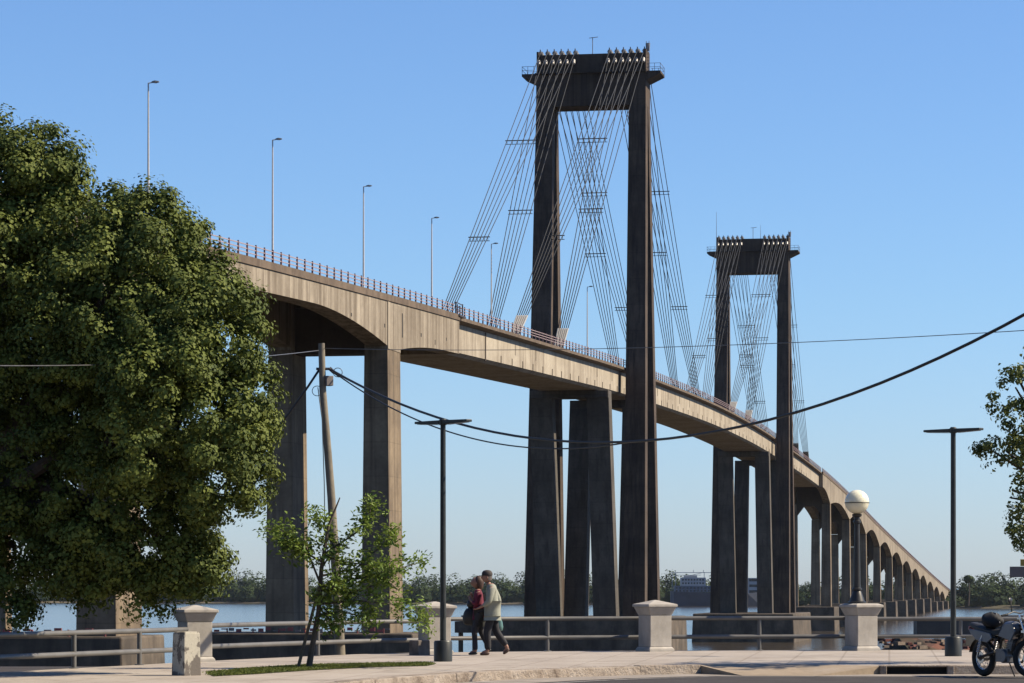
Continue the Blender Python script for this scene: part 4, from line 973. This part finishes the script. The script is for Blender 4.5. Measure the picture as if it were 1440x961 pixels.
m = MB(); m.loft([[(.108 + .101 * math.cos(w), .079 * math.sin(w), z) for w in [math.radians(100 + 160 * k / 10) for k in range(11)]] for z in (1.56, 1.60, 1.66)], closed=False, cap=False); m.build('hair', plain('grey_hair', (.13, .11, .10), .8), man, smooth=True)
m = MB()
for sy in (-1, 1): m.ball((.197, sy * .030, 1.637), (.010, .012, .008), 10, 6)
m.build('eye', plain('eye_dark', (.03, .02, .02), .3), man, smooth=True)
# bag in his right hand
R3 = Matrix.Rotation(FACE, 3, 'Z')
m = MB(); P = []
for i, (z, a, b) in enumerate(((0, .03, .02), (-.03, .05, .03), (-.12, .085, .05), (-.22, .095, .055), (-.29, .08, .045), (-.31, .03, .02))):
    P.append([(a * math.cos(w) * (1 + .12 * math.sin(3 * w + i)), b * math.sin(w) * (1 + .15 * math.sin(4 * w + 2 * i)), z) for w in [2 * math.pi * k / 16 for k in range(16)]])
m.loft(P); o = m.build('carrier_bag', plain('teal_plastic', (.10, .20, .19), .35, 0, .5, 6), smooth=True); o.location = ml + R3 @ Vector((-.12, -.27, .79)); o.rotation_euler = (0, 0, FACE); tag(o, 'small greenish carrier bag in the hand of the walking man', 'bag')
m = MB(); m.ball((-.02, -.05, -.11), (.035, .012, .035), 10, 6); m.build('print', plain('white_print', (.7, .72, .7), .5), o)
# the woman
J = dict(pelvis=((0, 0, .90), (.105, .145)), belly=((.0, 0, 1.03), (.085, .12)), chest=((.02, 0, 1.22), (.10, .14)), upper=((.02, 0, 1.32), (.075, .11)), neck=((.035, 0, 1.395), .045), nape=((.05, 0, 1.45), .042),
         lhip=((.0, .08, .86), .09), lknee=((.10, .08, .48), .056), lank=((.07, .08, .09), .038), ltoe=((.19, .085, .035), (.04, .026)),
         rhip=((.0, -.08, .86), .09), rknee=((-.04, -.08, .47), .056), rank=((-.20, -.08, .14), .038), rtoe=((-.12, -.085, .045), (.04, .026)),
         lsh=((.02, .165, 1.32), .052), lel=((.05, .21, 1.07), .040), lwr=((.17, .10, 1.14), .026), rsh=((.02, -.165, 1.32), .052), rel=((.02, -.21, 1.05), .040), rwr=((.15, -.16, 1.18), .026))
JJ = dict(J); EE = list(E); hand(JJ, EE, 'lwr', (.2, -.6, .7), (1, 0, 0)); hand(JJ, EE, 'rwr', (.1, .3, .9), (1, 0, 0))
wl_ = gnd(674, 921.4)
wo = person('woman in maroon top with dark bag walking left beside the man in a cap', wl_, FACE, JJ, EE, None, (.065, 0, 1.535))
wo.scale = (1.0, .97, .955)
MAR = plain('maroon_knit', (.20, .014, .045), .85, 0, .3, 9); LEG_ = plain('dark_leggings', (.035, .036, .045), .85, 0, .3, 9); DCK = plain('dark_skirt', (.02, .022, .02), .9)
d = sub(['pelvis', 'belly', 'chest', 'upper', 'lsh', 'lel', 'lwr', 'rsh', 'rel', 'rwr'], .018, {'hem': ((-.01, 0, .80), (.12, .15)), 'collar': ((.03, 0, 1.38), .06)})
d['lwr'] = ((.145, .12, 1.125), .040); d['rwr'] = ((.13, -.178, 1.14), .040)
skin('top', d, chain('hem', 'pelvis', 'belly', 'chest', 'upper', 'collar') + chain('upper', 'lsh', 'lel', 'lwr') + chain('upper', 'rsh', 'rel', 'rwr'), MAR, wo)
d = sub(['pelvis', 'lhip', 'lknee', 'lank', 'rhip', 'rknee', 'rank'], .010)
skin('leggings', d, chain('pelvis', 'lhip', 'lknee', 'lank') + chain('pelvis', 'rhip', 'rknee', 'rank'), LEG_, wo)
m = MB(); m.lathe([(.150, .60), (.155, .62), (.145, .80), (.125, .93)], (0, 0, 0), 24, 'z', (.95, 1.05, 1)); m.build('skirt', DCK, wo, smooth='auto')
for a, b, c in (((.03, .08, .045), (.11, .085, .04), (.225, .09, .025)), ((-.235, -.08, .135), (-.18, -.082, .08), (-.10, -.085, .028))):
    skin('shoe', dict(pelvis=(a, (.043, .04)), m=(b, (.043, .036)), e=(c, (.036, .022))), chain('pelvis', 'm', 'e'), BLK, wo)
m = MB(); P = []
for i in range(13):
    th = math.pi * i / 12; P.append([(.052 + (.112 if math.cos(w) < .35 else .085) * math.sin(th) * math.cos(w), .092 * math.sin(th) * math.sin(w), 1.548 - (.13 + (.10 if math.cos(w) < .2 and th < 1.57 else -.005)) * math.cos(th)) for w in [2 * math.pi * k / 24 for k in range(24)]])
m.loft(P); hr_ = m.build('hair', plain('auburn_hair', (.085, .036, .02), .6, 0, .3, 20, .4), wo, smooth=True); hr_.location = (-.034, 0, .006)
m = MB()
for sy in (-1, 1): m.ball((.147, sy * .028, 1.547), (.009, .011, .007), 10, 6)
m.build('eye', plain('eye_brown', (.03, .02, .02), .3), wo, smooth=True)
m = MB(); m.loft([[(x, -.16 - .02 * math.sin(z * 20), z) for x in (-.10 + .02 * math.sin(z * 9), -.02)] + [(x, -.185 - .02 * math.sin(z * 14), z) for x in (-.02, -.10 + .02 * math.sin(z * 9))] for z in (.66, .78, .9, 1.02, 1.14, 1.3)]); m.build('shawl', plain('grey_green_shawl', (.16, .15, .12), .9), wo, smooth='auto')
# her bag: hangs on her shoulder
m = MB(); P = []
for i, (z, a, b) in enumerate(((0, .10, .045), (.05, .15, .075), (.16, .165, .085), (.27, .14, .07), (.34, .10, .04))):
    P.append([(a * math.cos(w) * (1 + .06 * math.sin(3 * w + i)), b * math.sin(w), z) for w in [2 * math.pi * k / 20 for k in range(20)]])
m.loft(P); o = m.build('shoulder_bag', plain('black_leather', (.015, .015, .017), .5), smooth=True); o.location = wl_ + R3 @ Vector((.17, -.24, .60)); o.rotation_euler = (0, 0, FACE); tag(o, 'big black shoulder bag hanging at the side of the walking woman', 'bag')
m = MB(); m.tube([(-.10, 0, .31), (-.13, .04, .55), (-.15, .07, .75), (-.12, .05, .55), (.08, 0, .31)], .012, 6); m.build('strap', BLK, o, smooth=True)
m = MB(); m.ball((-.01, 0, .43), (.10, .07, .10), 14, 8); m.build('flap', BLK, o, smooth=True)
# ------------------------------------------------------------------ sky, sun, camera
SUN_EL, SUN_AZ = math.radians(41), math.radians(1)        # azimuth measured from +X towards +Y
w = bpy.data.worlds.new('World'); S.world = w; w.use_nodes = True; nt = w.node_tree
sky = nt.nodes.new('ShaderNodeTexSky'); sky.sky_type = 'NISHITA'; sky.sun_disc = False; sky.sun_elevation = SUN_EL; sky.sun_rotation = math.radians(90) - SUN_AZ
sky.air_density = 1.0; sky.dust_density = .25; sky.ozone_density = 1.6; sky.altitude = 50
bg = nt.nodes['Background']; bg.inputs['Strength'].default_value = .05
tcw = nt.nodes.new('ShaderNodeTexCoord'); sxyz = nt.nodes.new('ShaderNodeSeparateXYZ'); nt.links.new(tcw.outputs['Generated'], sxyz.inputs[0])
hzr = ramp(nt, sxyz.outputs[2], [(0.0, (.85, 1.05, 1.62)), (.09, (.85, 1.14, 1.58))])      # tint multiplied into the sky colour, slightly more mauve near the horizon
nt.links.new(mixc(nt, 1.0, sky.outputs[0], hzr, 'MULTIPLY'), bg.inputs[0])
sd = bpy.data.lights.new('sun', 'SUN'); sd.energy = 5.0; sd.angle = math.radians(.5); sd.color = (1, .86, .66)
so = bpy.data.objects.new('sun', sd); COL.objects.link(so)
dirv = Vector((math.cos(SUN_EL) * math.cos(SUN_AZ), math.cos(SUN_EL) * math.sin(SUN_AZ), math.sin(SUN_EL)))
so.rotation_euler = dirv.to_track_quat('Z', 'Y').to_euler(); so.location = (40, 0, 60)
cd = bpy.data.cameras.new('camera'); cd.sensor_width = 36; cd.lens = 36 * F / 1440; cd.shift_y = (HY - 480.5) / 1440; cd.clip_start = .5; cd.clip_end = 60000
co = bpy.data.objects.new('camera', cd); COL.objects.link(co); co.location = (0, 0, EYE); co.rotation_euler = (math.pi / 2, 0, 0); S.camera = co
S.view_settings.view_transform = 'Standard'; S.view_settings.look = 'None'; S.view_settings.exposure = .95; S.view_settings.gamma = 1; S.view_settings.use_curve_mapping = False

# ------------------------------------------------------------------ summer haze over the river
HZ = MB().box((0, 1300, WZ - 12 + 75), (7000, 2900, 150))
hm = bpy.data.materials.new('haze_air'); hm.use_nodes = True; nt = hm.node_tree; nt.nodes.remove(nt.nodes['Principled BSDF'])
pvn = nt.nodes.new('ShaderNodeVolumePrincipled'); pvn.inputs['Color'].default_value = (.80, .88, 1, 1); pvn.inputs['Density'].default_value = .000016; pvn.inputs['Anisotropy'].default_value = .3
nt.links.new(pvn.outputs[0], nt.nodes['Material Output'].inputs['Volume'])
HO = tag(HZ.build('haze', hm), kind='stuff')

S.cycles.caustics_reflective = False; S.cycles.caustics_refractive = False
